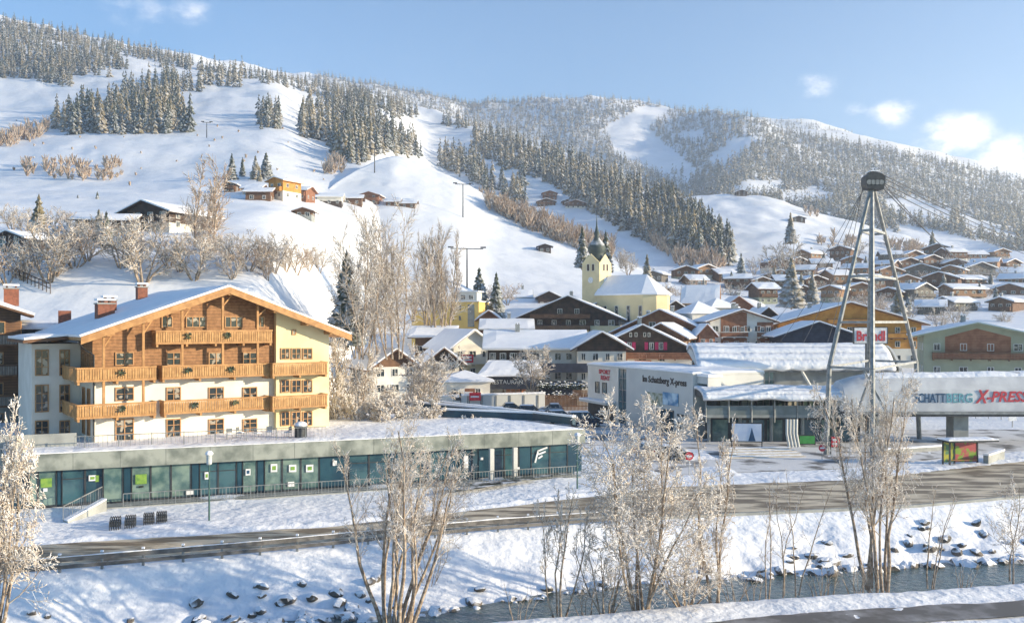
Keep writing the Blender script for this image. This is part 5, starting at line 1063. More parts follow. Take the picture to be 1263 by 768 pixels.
panel('info_board', 'green board under the right half of the station walkway', 'board', 985, 1006, 112, 536, 548, M('green board', (.05, .30, .07), .5))
panel('red_poster', 'square red poster with white marks beside the pylon leg', 'poster', 1024, 1037, 104, 537, 552, REDP, extra=lambda m2, w, z0, z1: (m2.box(-w * .3, w * .3, -.06, -.031, z0 + .4, z0 + .55, WHITEP), m2.box(-w * .3, w * .1, -.06, -.031, z0 + .8, z0 + 1.0, WHITEP)))
kb = empty('ticket_kiosk', ((955 - CX) * 116 / FP, 115.5, 0), 0, 'dark glazed ticket hall set back under the station walkway', 'kiosk')
mb = MB(); mb.box(-8, 10.5, 0, 3.2, -.4, 3.14, MDARK); mb.build('wall', kb)
for i in range(8): m2 = MB(); m2.box(-7.8 + 2.25 * i, -5.9 + 2.25 * i, -.04, -.005, .1, 2.7, GLASSD if i % 3 else GLASSG); m2.build('glass_panel', kb)
fc = MB()
for i in range(4): fc.tube([((.5 + .38 * i), 0, 3.3), (.45 + .38 * i, -.1, 1.6), (.75 + .38 * i, -.2, -.2)], .16, LGREY, 8)
fc.build('light_grey_drape', label='pale grey drop-shaped pipes standing below the walkway rail', cat='pipes', loc=((964 - CX) * 111 / FP, 110.5, 0))
stp = empty('entrance_steps', ((938 - CX) * 104 / FP, 101.5, 0), R(8), 'broad sunlit concrete steps with snow in front of the station', 'steps')
for i in range(4):
    m2 = MB(); m2.box(-5 + i * .5, 4.5, i * 1.1, i * 1.1 + 1.09, -.3, .14 + .14 * i, M('sandy concrete', (.48, .42, .33), .8, (.62, .58, .52), .6)); m2.sheet((-5 + i * .5, i * 1.1 + .5, .145 + .14 * i), (4.4, i * 1.1 + .5, .145 + .14 * i), (4.4, i * 1.1 + 1.08, .145 + .14 * i), (-5 + i * .5, i * 1.1 + 1.08, .145 + .14 * i), .05, SNOW, 8, 1); m2.build('step', stp)
for k, (pa, pb, Yw, y0, lb) in enumerate(((1008, 1172, 97.5, 577, 'long low concrete planter wall capped with snow, nearest the road by the pylon'), (1086, 1176, 104.5, 556, 'taller concrete wall behind the planter wall, left of the bus shelter'), (1216, 1236, 97, 563, 'short concrete wall right of the bus shelter'))):
    r = empty('concrete_wall', (0, 0, 0), 0, lb, 'wall', 'concrete walls at the station forecourt'); A = Vector(((pa - CX) * Yw / FP, Yw, 0)); B = Vector(((pb - CX) * (Yw + 4) / FP, Yw + 4, 0)); h = zpx(y0, Yw) + .1
    m2 = MB(); m2.beam(A + Vector((0, 0, h / 2 - .2)), B + Vector((0, 0, h / 2 - .2)), .5, h + .4, GREYW); m2.build('wall', r); m2 = MB(); m2.beam(A + Vector((0, 0, h + .1)), B + Vector((0, 0, h + .1)), .6, .16, SNOW); m2.build('snow_cover', r)
# gondola tube
gt = empty('covered_bridge', ((1042 - CX) * 112 / FP, 112, 0), R(0), 'grey tube bridge with blue and red SCHATTBERG X-PRESS lettering', 'covered bridge')
TL = 29.6; TUBE = M('pale grey tube cladding', (.62, .63, .64), .6, (.50, .51, .53), .5, detail=6)
n = 14; ring = [(0, 4.05)] + [(2.4 - 2.4 * math.cos(math.pi * i / n), 5.9 + 2.5 * math.sin(math.pi * i / n)) for i in range(n + 1)] + [(4.8, 4.05)]
vs = []; nseg = 30
for j in range(nseg + 1):
    x = TL * j / nseg; e = min(1, .82 + .18 * math.sin(min(1, j / 4) * math.pi / 2)); up = .018 * x
    for (y, z) in ring: vs.append((x, y, 4.05 + (z - 4.05 + (up if z > 6 else 0)) * e))
m_ = len(ring); fs = [(j * m_ + i, j * m_ + i + 1, (j + 1) * m_ + i + 1, (j + 1) * m_ + i) for j in range(nseg) for i in range(m_ - 1)] + [tuple(range(m_)), tuple(range((nseg + 1) * m_ - 1, nseg * m_ - 1, -1))]
mb = MB(); mb.add(vs, fs, TUBE); mb.build('tube', gt)
sn = MB()
for i in range(5, 11):
    y0, z0 = ring[i]; y1, z1 = ring[i + 1]; sn.sheet((3.2, y0, z0 + .06), (TL, y0, z0 + .42), (TL, y1, z1 + .42), (3.2, y1, z1 + .06), .10, SNOW, 30, 1, amp=.08, seed=4)
sn.build('snow_cover', gt)
mb = MB(); mb.box(0, TL, -.15, 5, 3.45, 4.0, MDARK); mb.box(0, TL, -.25, -.16, 3.75, 4.04, METAL); mb.build('deck', gt)
mb = MB(); xp = sx_(1183, 114) + 23.5 - gt.location.x; mb.box(xp - .9, xp + .9, 1.5, 3.5, -.5, 3.44, GREYW); mb.build('pillar', gt)
Yt = 112 - .02; s_ = Yt / FP
def tl(px): return (px - CX) * s_ - gt.location.x
text('SCHATT', 1.55, NAVYT, gt, (tl(1128), -.04, zpx(496, Yt)), (R(90), 0, 0), fitw=38 * s_, bold=.02); text('BERG', 1.55, TEALT, gt, (tl(1167.5), -.04, zpx(496, Yt)), (R(90), 0, 0), fitw=32 * s_, bold=.02)
text('X', 2.2, REDT, gt, (tl(1203), -.04, zpx(496.5, Yt)), (R(90), 0, 0), fitw=17 * s_, shear=.3, bold=.05); text('-PRESS', 1.75, REDT, gt, (tl(1217), -.04, zpx(495, Yt)), (R(90), 0, 0), fitw=52 * s_, shear=.25, bold=.04)
# ------------------------------------------------------------------ pylon
py = empty('cable_car_pylon', (40.3, 104.3, 0), 0, 'tall four-legged steel pylon with dark sheave head above the station', 'pylon')
LEG = {0: (-1, 0), 1: (-.38, -1), 2: (2.15, 2.6), 3: (1.25, 3.5)}
def rad(z): return 5.2 if z < 0 else 5.2 - .4 * z / 9.8 if z < 9.8 else 4.8 - 4.6 * (z - 9.8) / 19.8
def lp(k, z): a, b = LEG[k]; r = rad(z); return (a * r, b * r, z)
for k in range(4):
    m2 = MB(); m2.tube([lp(k, -.5), lp(k, 9.8)], .29, METAL, 10, .27); m2.tube([lp(k, 9.8), lp(k, 29.6)], .27, METAL, 10, .20); m2.build('leg', py)
RS = M('snow dusted steel', (.36, .37, .36), .6, (.26, .27, .27), 2, metal=.3, snow=(.7, .9, 2))
for z in (9.8, 14.8, 19.9, 25.0):
    m2 = MB()
    for a, b in ((0, 1), (1, 2), (2, 3), (3, 0)): m2.beam(lp(a, z), lp(b, z), .22, .26, RS)
    m2.build('cross_frame', py)
m2 = MB(); m2.beam(lp(1, 9.6), (-3.2, -2.6, 3.5), .22, .22, METAL); m2.beam((-1.9, -2.5, 9.6), (.6, -4.0, 4.0), .22, .22, METAL); m2.build('lower_braces', py)
m2 = MB(); m2.prism([(-.85, -.9, 29.6), (.9, -.9, 29.5), (1.1, -.9, 30.2), (1.15, -.9, 31.0), (.6, -.9, 31.35), (-.3, -.9, 31.5), (-1.0, -.9, 31.0), (-1.0, -.9, 30.2)], (0, 1.6, 0), MDARK); m2.build('sheave_head', py)
m2 = MB(); m2.sheet((-.5, -.9, 31.51), (.5, -.9, 31.51), (.5, .9, 31.51), (-.5, .9, 31.51), .2, SNOW, 3, 3, round_=.5); m2.build('snow_cover', py)
for i in range(4): m2 = MB(); m2.tube([(-.7 + .45 * i, -.98, 30.3), (-.7 + .45 * i, -.91, 30.3)], .28, METAL, 12); m2.build('sheave_wheel', py)
CBL = M('steel cable', (.10, .10, .10), .5)
def cable(A, B, sag, r, label, g='ropeway cables'):
    m2 = MB(); A = Vector(A); B = Vector(B); n = 24; pts = []
    for i in range(n + 1): t = i / n; p = A.lerp(B, t); p.z -= sag * 4 * t * (1 - t); pts.append(p)
    m2.tube(pts, r, CBL, 4); return m2.build('cable', label=label, cat='cable', group=g)
hd = Vector((40.3, 104.3, 30.6))
for i, (dx, dz, ex, ey) in enumerate(((1.1, .5, 1400, 318), (1.1, .3, 1400, 326), (1.1, -.1, 1400, 330), (1.1, -.5, 1400, 340))):
    cable(hd + Vector((dx, -.6 + .4 * i, dz)), P(ex, ey, 260), 3.2, .06, f'thin ropeway cable leaving the pylon head rightwards, {("topmost", "second from the top", "third", "lowest")[i]} of four')
for i in range(2): cable(hd + Vector((1, -.4 + i, -.3)), P(1236 + 8 * i, 330, 420), 6, .08, f'{("upper", "lower")[i]} cable of the pair sloping from pylon head down to the hillside village')
for i in range(4): cable(hd + Vector((-.9, -.5 + .3 * i, -.6)), P(930 + 30 * i, 424, 138), 1.5, .035, f'fine cable running from pylon head down to the station hall, {ORD[i]} from left')
# pole sign
sg = empty('pole_sign', ((1070 - CX) * 128 / FP, 128, 0), 0, 'white sign with red lettering on a tall dark post behind the station roof', 'sign')
mb = MB(); mb.tube([(0, .3, -.5), (0, .3, 12)], .22, MDARK, 8); mb.build('post', sg); x0 = -1.75; 
mb = MB(); mb.box(-1.8, 2.7, 0, .25, 11.9, 14.0, WHITEP); mb.box(-1.95, -1.8, -.02, .27, 11.8, 14.1, MDARK); mb.box(2.7, 2.8, -.02, .27, 11.8, 14.1, MDARK); mb.box(-1.8, 2.7, -.02, .27, 14.0, 14.12, MDARK); mb.box(-1.8, 2.7, -.02, .27, 11.78, 11.9, MDARK); mb.build('board', sg)
text('Bründl', 1.9, REDT, sg, (-1.5, -.04, 12.25), (R(90), 0, 0), fitw=3.9, bold=.05)
# bus shelter
bs = empty('bus_shelter', ((1172 - CX) * 96 / FP, 96, 0), R(8), 'glass bus shelter with colourful poster wall and snowy flat roof by the road', 'bus shelter')
mb = MB(); mb.box(-.4, 5.2, -.4, 1.7, 2.45, 2.6, MDARK); mb.sheet((-.4, -.4, 2.61), (5.2, -.4, 2.61), (5.2, 1.7, 2.61), (-.4, 1.7, 2.61), .22, SNOW, 8, 3, amp=.05, round_=.4); mb.build('roof', bs)
for x in (0, 1.3, 3.9):
    m2 = MB(); m2.box(x - .07, x + .07, 1.2, 1.34, -.3, 2.44, MDARK); m2.build('post', bs)
mb = MB(); mb.box(-.07, .07, 0, .14, -.3, 2.44, MDARK); mb.build('front_post', bs)
mb = MB(); mb.box(1.4, 3.8, 1.24, 1.3, .2, 2.3, M('colourful poster', (.45, .10, .10), .4, (.22, .35, .05), 1.4, detail=3, thr=(.45, .55))); mb.build('poster_wall', bs); mb = MB(); mb.box(.1, 1.22, 1.24, 1.3, .2, 2.3, M('yellow green poster', (.45, .42, .05), .4, (.10, .22, .12), 1.6, thr=(.45, .55))); mb.build('side_poster', bs)
mb = MB(); mb.box(.4, 3.6, .8, 1.15, .42, .48, PINEB); mb.build('bench', bs)
ps_ = empty('round_sign', hpos(1249, 131, .1), R(5), 'white panel with a round dark emblem on a post behind the bus shelter', 'sign'); mb = MB(); mb.box(-.6, .6, 0, .1, .8, 3.2, WHITEP); mb.build('panel', ps_); mb = MB(); mb.tube([(0, -.08, 2.6), (0, -.01, 2.6)], .55, NAVYT, 18); mb.tube([(0, -.12, 2.6), (0, -.085, 2.6)], .3, WHITEP, 14); mb.build('emblem', ps_); mb = MB(); mb.box(-.06, .06, .02, .1, -.5, .8, METAL); mb.build('post', ps_)
rsn = empty('round_red_sign', hpos(1014, 100.2, 0), 0, 'small round red sign on a post at the left end of the planter wall', 'sign'); mb = MB(); mb.tube([(0, -.06, 1.3), (0, 0, 1.3)], .38, REDP, 18); mb.box(-.25, .25, -.09, -.065, 1.22, 1.38, WHITEP); mb.build('disc', rsn); mb = MB(); mb.tube([(0, .03, -.2), (0, .03, 1.6)], .03, METAL, 6); mb.build('post', rsn)
rs2 = empty('round_red_sign', hpos(850, 90, 0), 0, 'round red traffic sign on a thin post in the snow by the junction', 'sign'); mb = MB(); mb.tube([(0, -.06, 1.9), (0, 0, 1.9)], .4, REDP, 18); mb.box(-.26, .26, -.09, -.065, 1.82, 1.98, WHITEP); mb.build('disc', rs2); mb = MB(); mb.tube([(0, .03, -.2), (0, .03, 2.1)], .035, METAL, 6); mb.build('post', rs2)
mf = empty('mesh_fence', (0, 0, 0), 0, 'thin wire fence across the snowy lot behind the gondola tube', 'fence')
A = Vector(hpos(1085, 150, 0)); B = Vector(hpos(1300, 138, 0))
for i in range(15): p = A.lerp(B, i / 14); m2 = MB(); m2.tube([(p.x, p.y, -.2), (p.x, p.y, 4.2)], .05, METAL, 5); m2.build('post', mf)
m2 = MB()
for z in (.6, 2.0, 3.2, 4.1): m2.beam(A + Vector((0, 0, z)), B + Vector((0, 0, z)), .03, .03, METAL)
m2.build('wires', mf)

# ------------------------------------------------------------------ street lamps, guardrail, hoop racks, cars
for i, (px, pb, H_) in enumerate(((258, 643, 5.0), (712, 602, 4.7))):
    p = G(px, pb, .05); l = empty('street_lamp', p, 0, ('slim green street lamp with snow-capped round head before the shop windows', 'street lamp with white head at the far end of the shop')[i], 'street lamp', 'street lamps at the shop')
    m2 = MB(); m2.tube([(0, 0, -.3), (0, 0, H_ - .8)], .075, M('dark green paint', (.05, .12, .10), .5), 8, .05); m2.build('pole', l)
    m2 = MB(); m2.lathe([(.06, H_ - .8), (.20, H_ - .72), (.20, H_ - .1), (.28, H_ - .05), (.1, H_ + .02)], M('lamp glass', (.55, .58, .56), .3), 12); m2.build('lamp_head', l); m2 = MB(); m2.lathe([(.27, H_ - .04), (.3, H_ + .06), (.18, H_ + .22), (.02, H_ + .27)], SNOW, 12); m2.build('snow_cover', l, smooth=True)
gr_ = empty('guardrail', (0, 0, 0), 0, 'two-bar steel guardrail with posts along the road above the river bank', 'guardrail')
RAILM = M('weathered rail', (.19, .18, .17), .55, (.10, .095, .09), 1.5, metal=.3, snow=(.8, .95, 2.5))
xe = np.array([e[0] for e in EDGE]); pts = []
for x in np.arange(-44, 10.5, 2.15): pts.append(Vector((x, float(ip(x, EDGE)) + .35, 0)))
for (z, h) in ((.80, .28), (.36, .24)):
    m2 = MB()
    for a, b in zip(pts[:-1], pts[1:]): m2.beam(a + Vector((0, -.07, z)), b + Vector((0, -.07, z)), .06, h, RAILM)
    m2.build('rail', gr_)
m2 = MB()
for a, b in zip(pts[:-1], pts[1:]): m2.sheet(a + Vector((0, -.12, .935)), b + Vector((0, -.12, .935)), b + Vector((0, .0, .935)), a + Vector((0, .0, .935)), .05, SNOW, 5, 1, amp=.05)
m2.build('snow_cover', gr_)
for p in pts: m2 = MB(); m2.box(p.x - .07, p.x + .07, p.y - .03, p.y + .09, -.6, 1.05, METAL); m2.sheet((p.x - .08, p.y - .04, 1.05), (p.x + .08, p.y - .04, 1.05), (p.x + .08, p.y + .1, 1.05), (p.x - .08, p.y + .1, 1.05), .1, SNOW, 1, 1); m2.build('post', gr_)
kb_ = MB(); prev = None
for x in np.arange(10, 70, 2.0):
    p = Vector((x, float(ip(x, EDGE)) + .5, .08)); 
    if prev is not None: kb_.beam(prev, p, .3, .3, GREYW)
    prev = p
kb_.build('road_kerb', kind='structure')
for i, (px, py_) in enumerate(((141, 652), (160, 650), (183, 647), (199, 645))):  # low dark paired clumps on the snow, built as bent-tube racks
    p = G(px, py_, .1); b_ = empty('hoop_rack', p, PA, f'dark low bicycle stand poking out of the snow, {ORD[i]} from the ramp', 'bicycle stand', 'hoop racks')
    rr_ = random.Random(i)
    for k in range(2):
        m2 = MB(); y0 = k * 1.25
        for q in range(5): x = -.32 + .15 * q; m2.tube([(x, y0, -.1), (x, y0, .5), (x + .06, y0 + .25, .62), (x + .1, y0 + .5, .5), (x + .1, y0 + .5, -.1)], .035, MDARK, 5)
        m2.box(-.36, .42, y0 + .2, y0 + .3, .1, .2, MDARK); m2.build('rack', b_)
def car_proto(kind):
    L_, Wd, Hh = {'hatch': (3.9, 1.75, 1.45), 'suv': (4.6, 1.9, 1.75), 'van': (4.9, 2.0, 1.95)}[kind]; x = L_ / 2
    if kind == 'van': body = [(-x, .35), (-x, 1.15), (-x + .15, 1.2), (x - .9, 1.15), (x - .1, .85), (x, .6), (x, .35)]; top = [(-x + .1, 1.15), (-x + .3, Hh), (x - 1.9, Hh), (x - 1.0, 1.12)]
    elif kind == 'suv': body = [(-x, .4), (-x + .05, 1.1), (x - 1.2, 1.08), (x - .15, .92), (x, .7), (x, .4)]; top = [(-x + .12, 1.08), (-x + .5, Hh), (x - 2.1, Hh), (x - 1.25, 1.06)]
    else: body = [(-x, .32), (-x + .05, .9), (x - 1.0, .88), (x - .15, .75), (x, .55), (x, .32)]; top = [(-x + .1, .88), (-x + .6, Hh), (x - 1.9, Hh), (x - 1.0, .87)]
    return L_, Wd, Hh, body, top
def car(px, pb, kind, mat, label, rot=0, z=.1):
    L_, Wd, Hh, body, top = car_proto(kind); p = G(px, pb, z); r = empty('parked_car', p, rot, label, 'car', 'parked cars'); h = Wd / 2
    m2 = MB(); m2.prism([(a, -h, b) for a, b in body], (0, Wd, 0), mat); m2.build('body', r)
    n = len(top); m2 = MB(); vs = [(a, -h + .06 + (.16 if b > 1.3 else 0), b) for a, b in top] + [(a, h - .06 - (.16 if b > 1.3 else 0), b) for a, b in top]
    m2.add(vs, [tuple(range(n)), tuple(range(2 * n - 1, n - 1, -1))] + [(i, n + i, n + (i + 1) % n, (i + 1) % n) for i in range(n)], GLASS); m2.build('windows', r)
    m2 = MB()
    for i in (0, 1, 2, 3):
        a, b = top[i]; 
    m2.beam((top[0][0], -h + .07, top[0][1]), (top[1][0], -h + .2, top[1][1]), .1, .08, mat); m2.beam((top[3][0], -h + .07, top[3][1]), (top[2][0], -h + .2, top[2][1]), .08, .07, mat); mx = (top[1][0] + top[2][0]) / 2; m2.beam((mx, -h + .04, top[0][1]), (mx, -h + .18, Hh), .1, .06, mat)
    m2.box(top[1][0], top[2][0], -h + .18, h - .18, Hh - .03, Hh + .03, mat); m2.build('pillars', r)
    m2 = MB(); m2.sheet((top[1][0], -h + .22, Hh + .04), (top[2][0], -h + .22, Hh + .04), (top[2][0], h - .22, Hh + .04), (top[1][0], h - .22, Hh + .04), .14, SNOW, 6, 4, amp=.04, round_=.5); a = top[3][0] + .1; m2.sheet((a, -h + .15, body[2][1] + .03), (body[-3][0] - .1, -h + .15, body[-3][1] + .06), (body[-3][0] - .1, h - .15, body[-3][1] + .06), (a, h - .15, body[2][1] + .03), .09, SNOW, 4, 4, round_=.5); m2.build('snow_cover', r)
    for a in (-L_ / 2 + .8, L_ / 2 - .8):
        for s in (-1, 1):
            w = MB(); w.tube([(a, s * (h - .22), .33), (a, s * (h + .02), .33)], .33, RUBBER, 16); wo = w.build('wheel', r); w = MB(); w.tube([(a, s * (h + .021), .33), (a, s * (h + .04), .33)], .19, METAL, 10); w.build('rim', wo)
    for s in (-1, 1): m2 = MB(); m2.box(L_ / 2 - .04, L_ / 2 + .02, s * (h - .35) - .18, s * (h - .35) + .18, .6, .74, WHITEP); m2.build('headlight', r); m2 = MB(); m2.box(-L_ / 2 - .02, -L_ / 2 + .06, s * (h - .2) - .12, s * (h - .2) + .12, .7, .95, REDP); m2.build('tail_light', r)
CW_ = M('white car paint', (.75, .76, .77), .3); CB = M('black car paint', (.02, .022, .025), .25); CN = M('dark blue car paint', (.015, .03, .06), .25); CS = M('silver car paint', (.42, .44, .46), .3, metal=.4)
car(582, 511, 'hatch', CW_, 'white small car at the left end of the car park', R(170)); car(610, 514, 'hatch', CS, 'silver car deep in snow between the white car and the dark off-roader', R(185)); car(633, 508, 'hatch', CB, 'dark car mostly hidden by snow near the pale wall', R(10))
car(656, 514, 'suv', CB, 'dark off-road car with a snowy roof in the middle of the car park', R(-12)); car(693, 521, 'suv', CB, 'black car beside the dark blue van, near the skylight walls', R(8)); car(721, 525, 'van', CN, 'dark blue van parked at the corner of the white office', R(8)); car(679, 509, 'hatch', CS, 'grey car with a snow blanket in front of the dark fence', R(180))
car(831, 566, 'hatch', CB, 'dark car with open-looking cleared bonnet before the white office door', R(14)); car(806, 563, 'hatch', CS, 'snow-covered car behind the big frosted tree', R(14))
# lift pylons on the piste
for i, (sh, px, py_, Hp, lb) in enumerate(((hillB, 462, 213, 12, 'chairlift pylon on the crest of the rounded piste shoulder'), (hillB, 571, 268, 15, 'tall chairlift pylon halfway down the lit piste'), (hillB, 576, 355, 13, 'chairlift pylon with wide crossbar behind the yellow block'), (hillA, 255, 170, 9, 'small lift pylon on the open upper piste'))):
    p = sh.at(px, py_); l = empty('lift_pylon', p, R(10), lb, 'lift pylon', 'chairlift pylons'); m2 = MB(); m2.tube([(0, 0, -2), (0, 0, Hp)], (.30), MDARK, 8, .2); m2.build('mast', l); m2 = MB(); wd = (2.6, 3.6, 5.4, 2.4)[i]
    m2.box(-wd, wd, -.15, .15, Hp - .2, Hp + .1, MDARK); m2.build('crossbar', l)
    for s in (-1, 1): m2 = MB(); m2.box(s * wd - .9, s * wd + .9, -.25, .25, Hp + .2, Hp + .65, MDARK); m2.build('roller_battery', l)
# diagonal stair rail on the slope behind the guesthouse
hf = empty('slope_railing', (0, 0, 0), 0, 'dark diagonal railing climbing the snowy slope above the guesthouse roof', 'railing'); prev = None
for i in range(15):
    f = i / 14; p = hillA.at(-4 + 66 * f, 333 + 29 * f); m2 = MB(); m2.tube([p + Vector((0, 0, -.3)), p + Vector((0, 0, 1.5))], .07, DARK, 5); m2.build('post', hf)
    if prev is not None:
        m2 = MB(); m2.beam(prev + Vector((0, 0, 1.5)), p + Vector((0, 0, 1.5)), .12, .14, DARK); m2.beam(prev + Vector((0, 0, .8)), p + Vector((0, 0, .8)), .1, .12, DARK); m2.build('rail', hf)
    prev = p
# ------------------------------------------------------------------ frosted trees
S1 = [(11, .40, 34, 6, .15, .22), (8, .48, 42, 4, .05), (7, .52, 42, 3, .0), (0, 0, 0, 2, -.05, .015)]
S2 = [(13, .34, 32, 7, .2, .30), (7, .45, 38, 3, .1), (4, .5, 40, 2, .0, .016)]
def fit(out, H_, w):
    """stretch a grown tree to its measured height and crown width"""
    T = np.array([t[:3] for t in out['tips']]); k = H_ / max(np.percentile(T[:, 2], 99.5), .1); c = 1
    if w: c = (w / 2) / max(np.percentile(np.abs(T[:, 0] - np.median(T[:, 0])), 97), .05)
    for kk in out:
        for i, t in enumerate(out[kk]):
            t = list(t); q = 1 + (c - 1) * min(1, max(0, t[2] * k / H_ * 1.6)); t[0] *= q; t[1] *= q; t[2] *= k
            if kk != 'tips': q = 1 + (c - 1) * min(1, max(0, t[5] * k / H_ * 1.6)); t[3] *= q; t[4] *= q; t[5] *= k
            out[kk][i] = tuple(t)
def river_tree(px, pb, ptop, stems, spread, seed, label, spec=S1, frost=.085, keep=.8, rad=.13, twig=None, lean=0, z=-.95, basew=.35, name='frosted_tree', group=None, cat='tree', w=None):
    p = G(px, pb, z); H_ = (pb - ptop) * p.y / FP; out, rng = leafless(seed, stems, H_, spread, spec, rad, lean=lean, basew=basew)
    fit(out, H_, (w or 0) * p.y / FP)
    return tree_obj(name, out, rng, p, label, cat, group, frost=frost, keep=keep, twig=twig)
river_tree(490, 772, 500, 14, .26, 1, 'many-stemmed frosted tree fanning up in front of the shop, left of the river bend', spec=[(12, .27, 34, 7, .25, .38), (7, .45, 40, 4, .1), (6, .55, 46, 2, 0), (0, 0, 0, 2, 0, .013)], rad=.12, keep=.35, frost=.06, basew=.7, w=150)
river_tree(690, 755, 598, 4, .34, 2, 'small frosted tree with four thin stems left of the thick white tree', spec=[(9, .34, 34, 5, .15, .35), (7, .45, 42, 3, 0), (5, .5, 42, 2, 0), (0, 0, 0, 2, -.1, .016)], rad=.08, keep=.9, frost=.075, w=88)
river_tree(790, 752, 492, 7, .42, 3, 'large dense white frosted tree before the station office', spec=[(14, .36, 36, 6, .15, .20), (8, .46, 44, 4, .0), (8, .55, 46, 2, 0), (0, 0, 0, 2, -.1, .013)], rad=.11, keep=1, frost=.11, w=160)
river_tree(845, 745, 640, 12, .75, 4, 'low tangled frosted thicket at the foot of the dense white tree', spec=[(8, .42, 40, 4, .0, .15), (7, .45, 42, 3, 0), (4, .5, 42, 2, 0), (0, 0, 0, 2, 0, .016)], rad=.06, keep=.7, frost=.07, name='frosted_thicket', cat='bush', w=115)
river_tree(748, 752, 655, 8, .6, 14, 'low frosted thicket between the small four-stemmed tree and the dense white tree', spec=[(7, .42, 40, 4, .0, .15), (6, .45, 42, 3, 0), (4, .5, 42, 2, 0), (0, 0, 0, 2, 0, .016)], rad=.06, keep=.7, frost=.07, name='frosted_thicket', cat='bush', w=80)
river_tree(882, 742, 500, 3, .10, 5, 'slender upright frosted tree in front of the entrance steps', spec=[(15, .20, 40, 8, .1, .20), (6, .5, 42, 3, .1), (5, .5, 42, 2, 0), (0, 0, 0, 2, 0, .017)], rad=.11, keep=.8, frost=.075, lean=-.02, basew=.25, w=66)
for i, (px, pb, pt, ln) in enumerate(((945, 733, 585, 0), (968, 728, 592, .02), (983, 726, 575, .0), (1148, 718, 598, .22))):
    river_tree(px, pb, pt, 2 if i < 3 else 3, .06 if i < 3 else .25, 20 + i, ('thin bare sapling right of the slender upright tree', 'thin middle sapling among the three by the river', 'tallest of three thin saplings by the river', 'pair of leaning thin stems right of the tall forked tree')[i], spec=[(10, .16, 45, 6, .1, .25), (5, .5, 45, 2, 0), (3, .5, 45, 2, 0, .014)], rad=.06, keep=.5, frost=.05, name='sapling', group='saplings by the river', basew=.2)
river_tree(1082, 722, 462, 8, .26, 6, 'tall forked frosted tree in front of the pylon and gondola tube', spec=[(12, .30, 34, 7, .2, .30), (8, .48, 42, 4, .05), (7, .55, 46, 2, 0), (0, 0, 0, 2, 0, .012)], rad=.13, keep=.8, frost=.085, basew=.6, w=112)
river_tree(1246, 712, 585, 2, .2, 7, 'frosted tree cut by the right edge of the photo at the river', spec=[(12, .34, 46, 5, .1, .2), (6, .48, 42, 3, 0), (5, .5, 42, 2, 0), (0, 0, 0, 2, 0, .016)], rad=.08, keep=.7, frost=.07, z=-1.2, w=72)
river_tree(-14, 800, 500, 7, .42, 8, 'big bright frosted tree filling the left edge of the photo', spec=[(13, .38, 38, 6, .1, .18), (9, .46, 44, 4, .0), (9, .55, 46, 2, 0), (0, 0, 0, 2, -.1, .013)], rad=.12, keep=1, frost=.11, z=-.9, w=92)
river_tree(530, 715, 655, 9, .7, 9, 'small bare bush on the far bank beneath the guardrail', spec=[(5, .4, 35, 3, .1, .3), (4, .5, 40, 2, 0), (0, 0, 0, 2, 0, .014)], rad=.03, keep=.2, frost=.04, name='bare_bush', z=-1.6, cat='bush', w=60)
river_tree(505, 700, 650, 8, .8, 19, 'tiny bare bush left of the small bush on the far bank', spec=[(4, .4, 35, 3, .1, .3), (3, .5, 40, 2, 0), (0, 0, 0, 2, 0, .014)], rad=.03, keep=.2, frost=.04, name='bare_bush', z=-1.5, cat='bush', w=45)
for i, (px, pt) in enumerate(((722, 700), (905, 690), (930, 700), (1020, 692), (1055, 690), (640, 712), (1010, 700), (1065, 680), (1190, 690))):
    river_tree(px, {0: 752, 5: 762}.get(i, 735 - (px - 900) * .05), pt, 6, .5, 60 + i, f'short bare scrub on the near river bank, {("left of the thicket", "right of the slender tree", "left of the saplings", "right of the saplings", "just left of the forked tree", "alone by the river bend", "lowest right of the saplings", "touching the forked tree", "far right beyond the leaning stems")[i]}',
               spec=[(4, .4, 35, 3, .1, .3), (4, .5, 40, 2, 0, .013)], rad=.03, keep=.4, frost=.05, name='riverside_scrub', group='scrub on the near bank', cat='bush')
# trees on and around the terrace
def place_tree(px, pb, ptop, Y, stems, spread, seed, label, spec, rad, frost, keep=1, twig=None, name='frosted_tree', z=None, group=None, basew=.3, w=None):
    z = zpx(pb, Y) if z is None else z; H_ = (pb - ptop) * Y / FP; out, rng = leafless(seed, stems, H_, spread, spec, rad, basew=basew)
    fit(out, H_, (w or 0) * Y / FP)
    return tree_obj(name, out, rng, ((px - CX) * Y / FP, Y, z), label, 'tree', group, frost=frost, keep=keep, twig=twig)
T1 = [(12, .40, 40, 5, .1, .12), (8, .48, 44, 3, .0), (6, .55, 44, 2, 0), (0, 0, 0, 1, -.05, .04)]
T2 = [(13, .30, 26, 7, .3, .15), (8, .45, 32, 3, .2), (5, .5, 36, 1, .1, .05)]
place_tree(428, 540, 415, 104, 6, .45, 30, 'dense rosy frosted tree at the right corner of the hotel', T1, .14, .17, w=75)
place_tree(404, 545, 470, 99, 5, .5, 31, 'smaller frosted tree tight against the yellow hotel wing', T1, .1, .15, w=32)
place_tree(515, 535, 425, 112, 6, .30, 32, 'frosted tree with reddish twigs at the rear of the shop roof', T1, .12, .14, keep=.7, w=80)
place_tree(455, 535, 480, 108, 7, .7, 33, 'wide low frosted bush behind the shop roof', T1, .08, .15, w=70)
place_tree(488, 530, 478, 116, 6, .6, 34, 'round frosted bush left of the reddish frosted tree', T1, .07, .14, w=55)
place_tree(655, 480, 426, 150, 4, .4, 35, 'small white frosted tree in front of the inn balconies', T1, .12, .14, w=50)
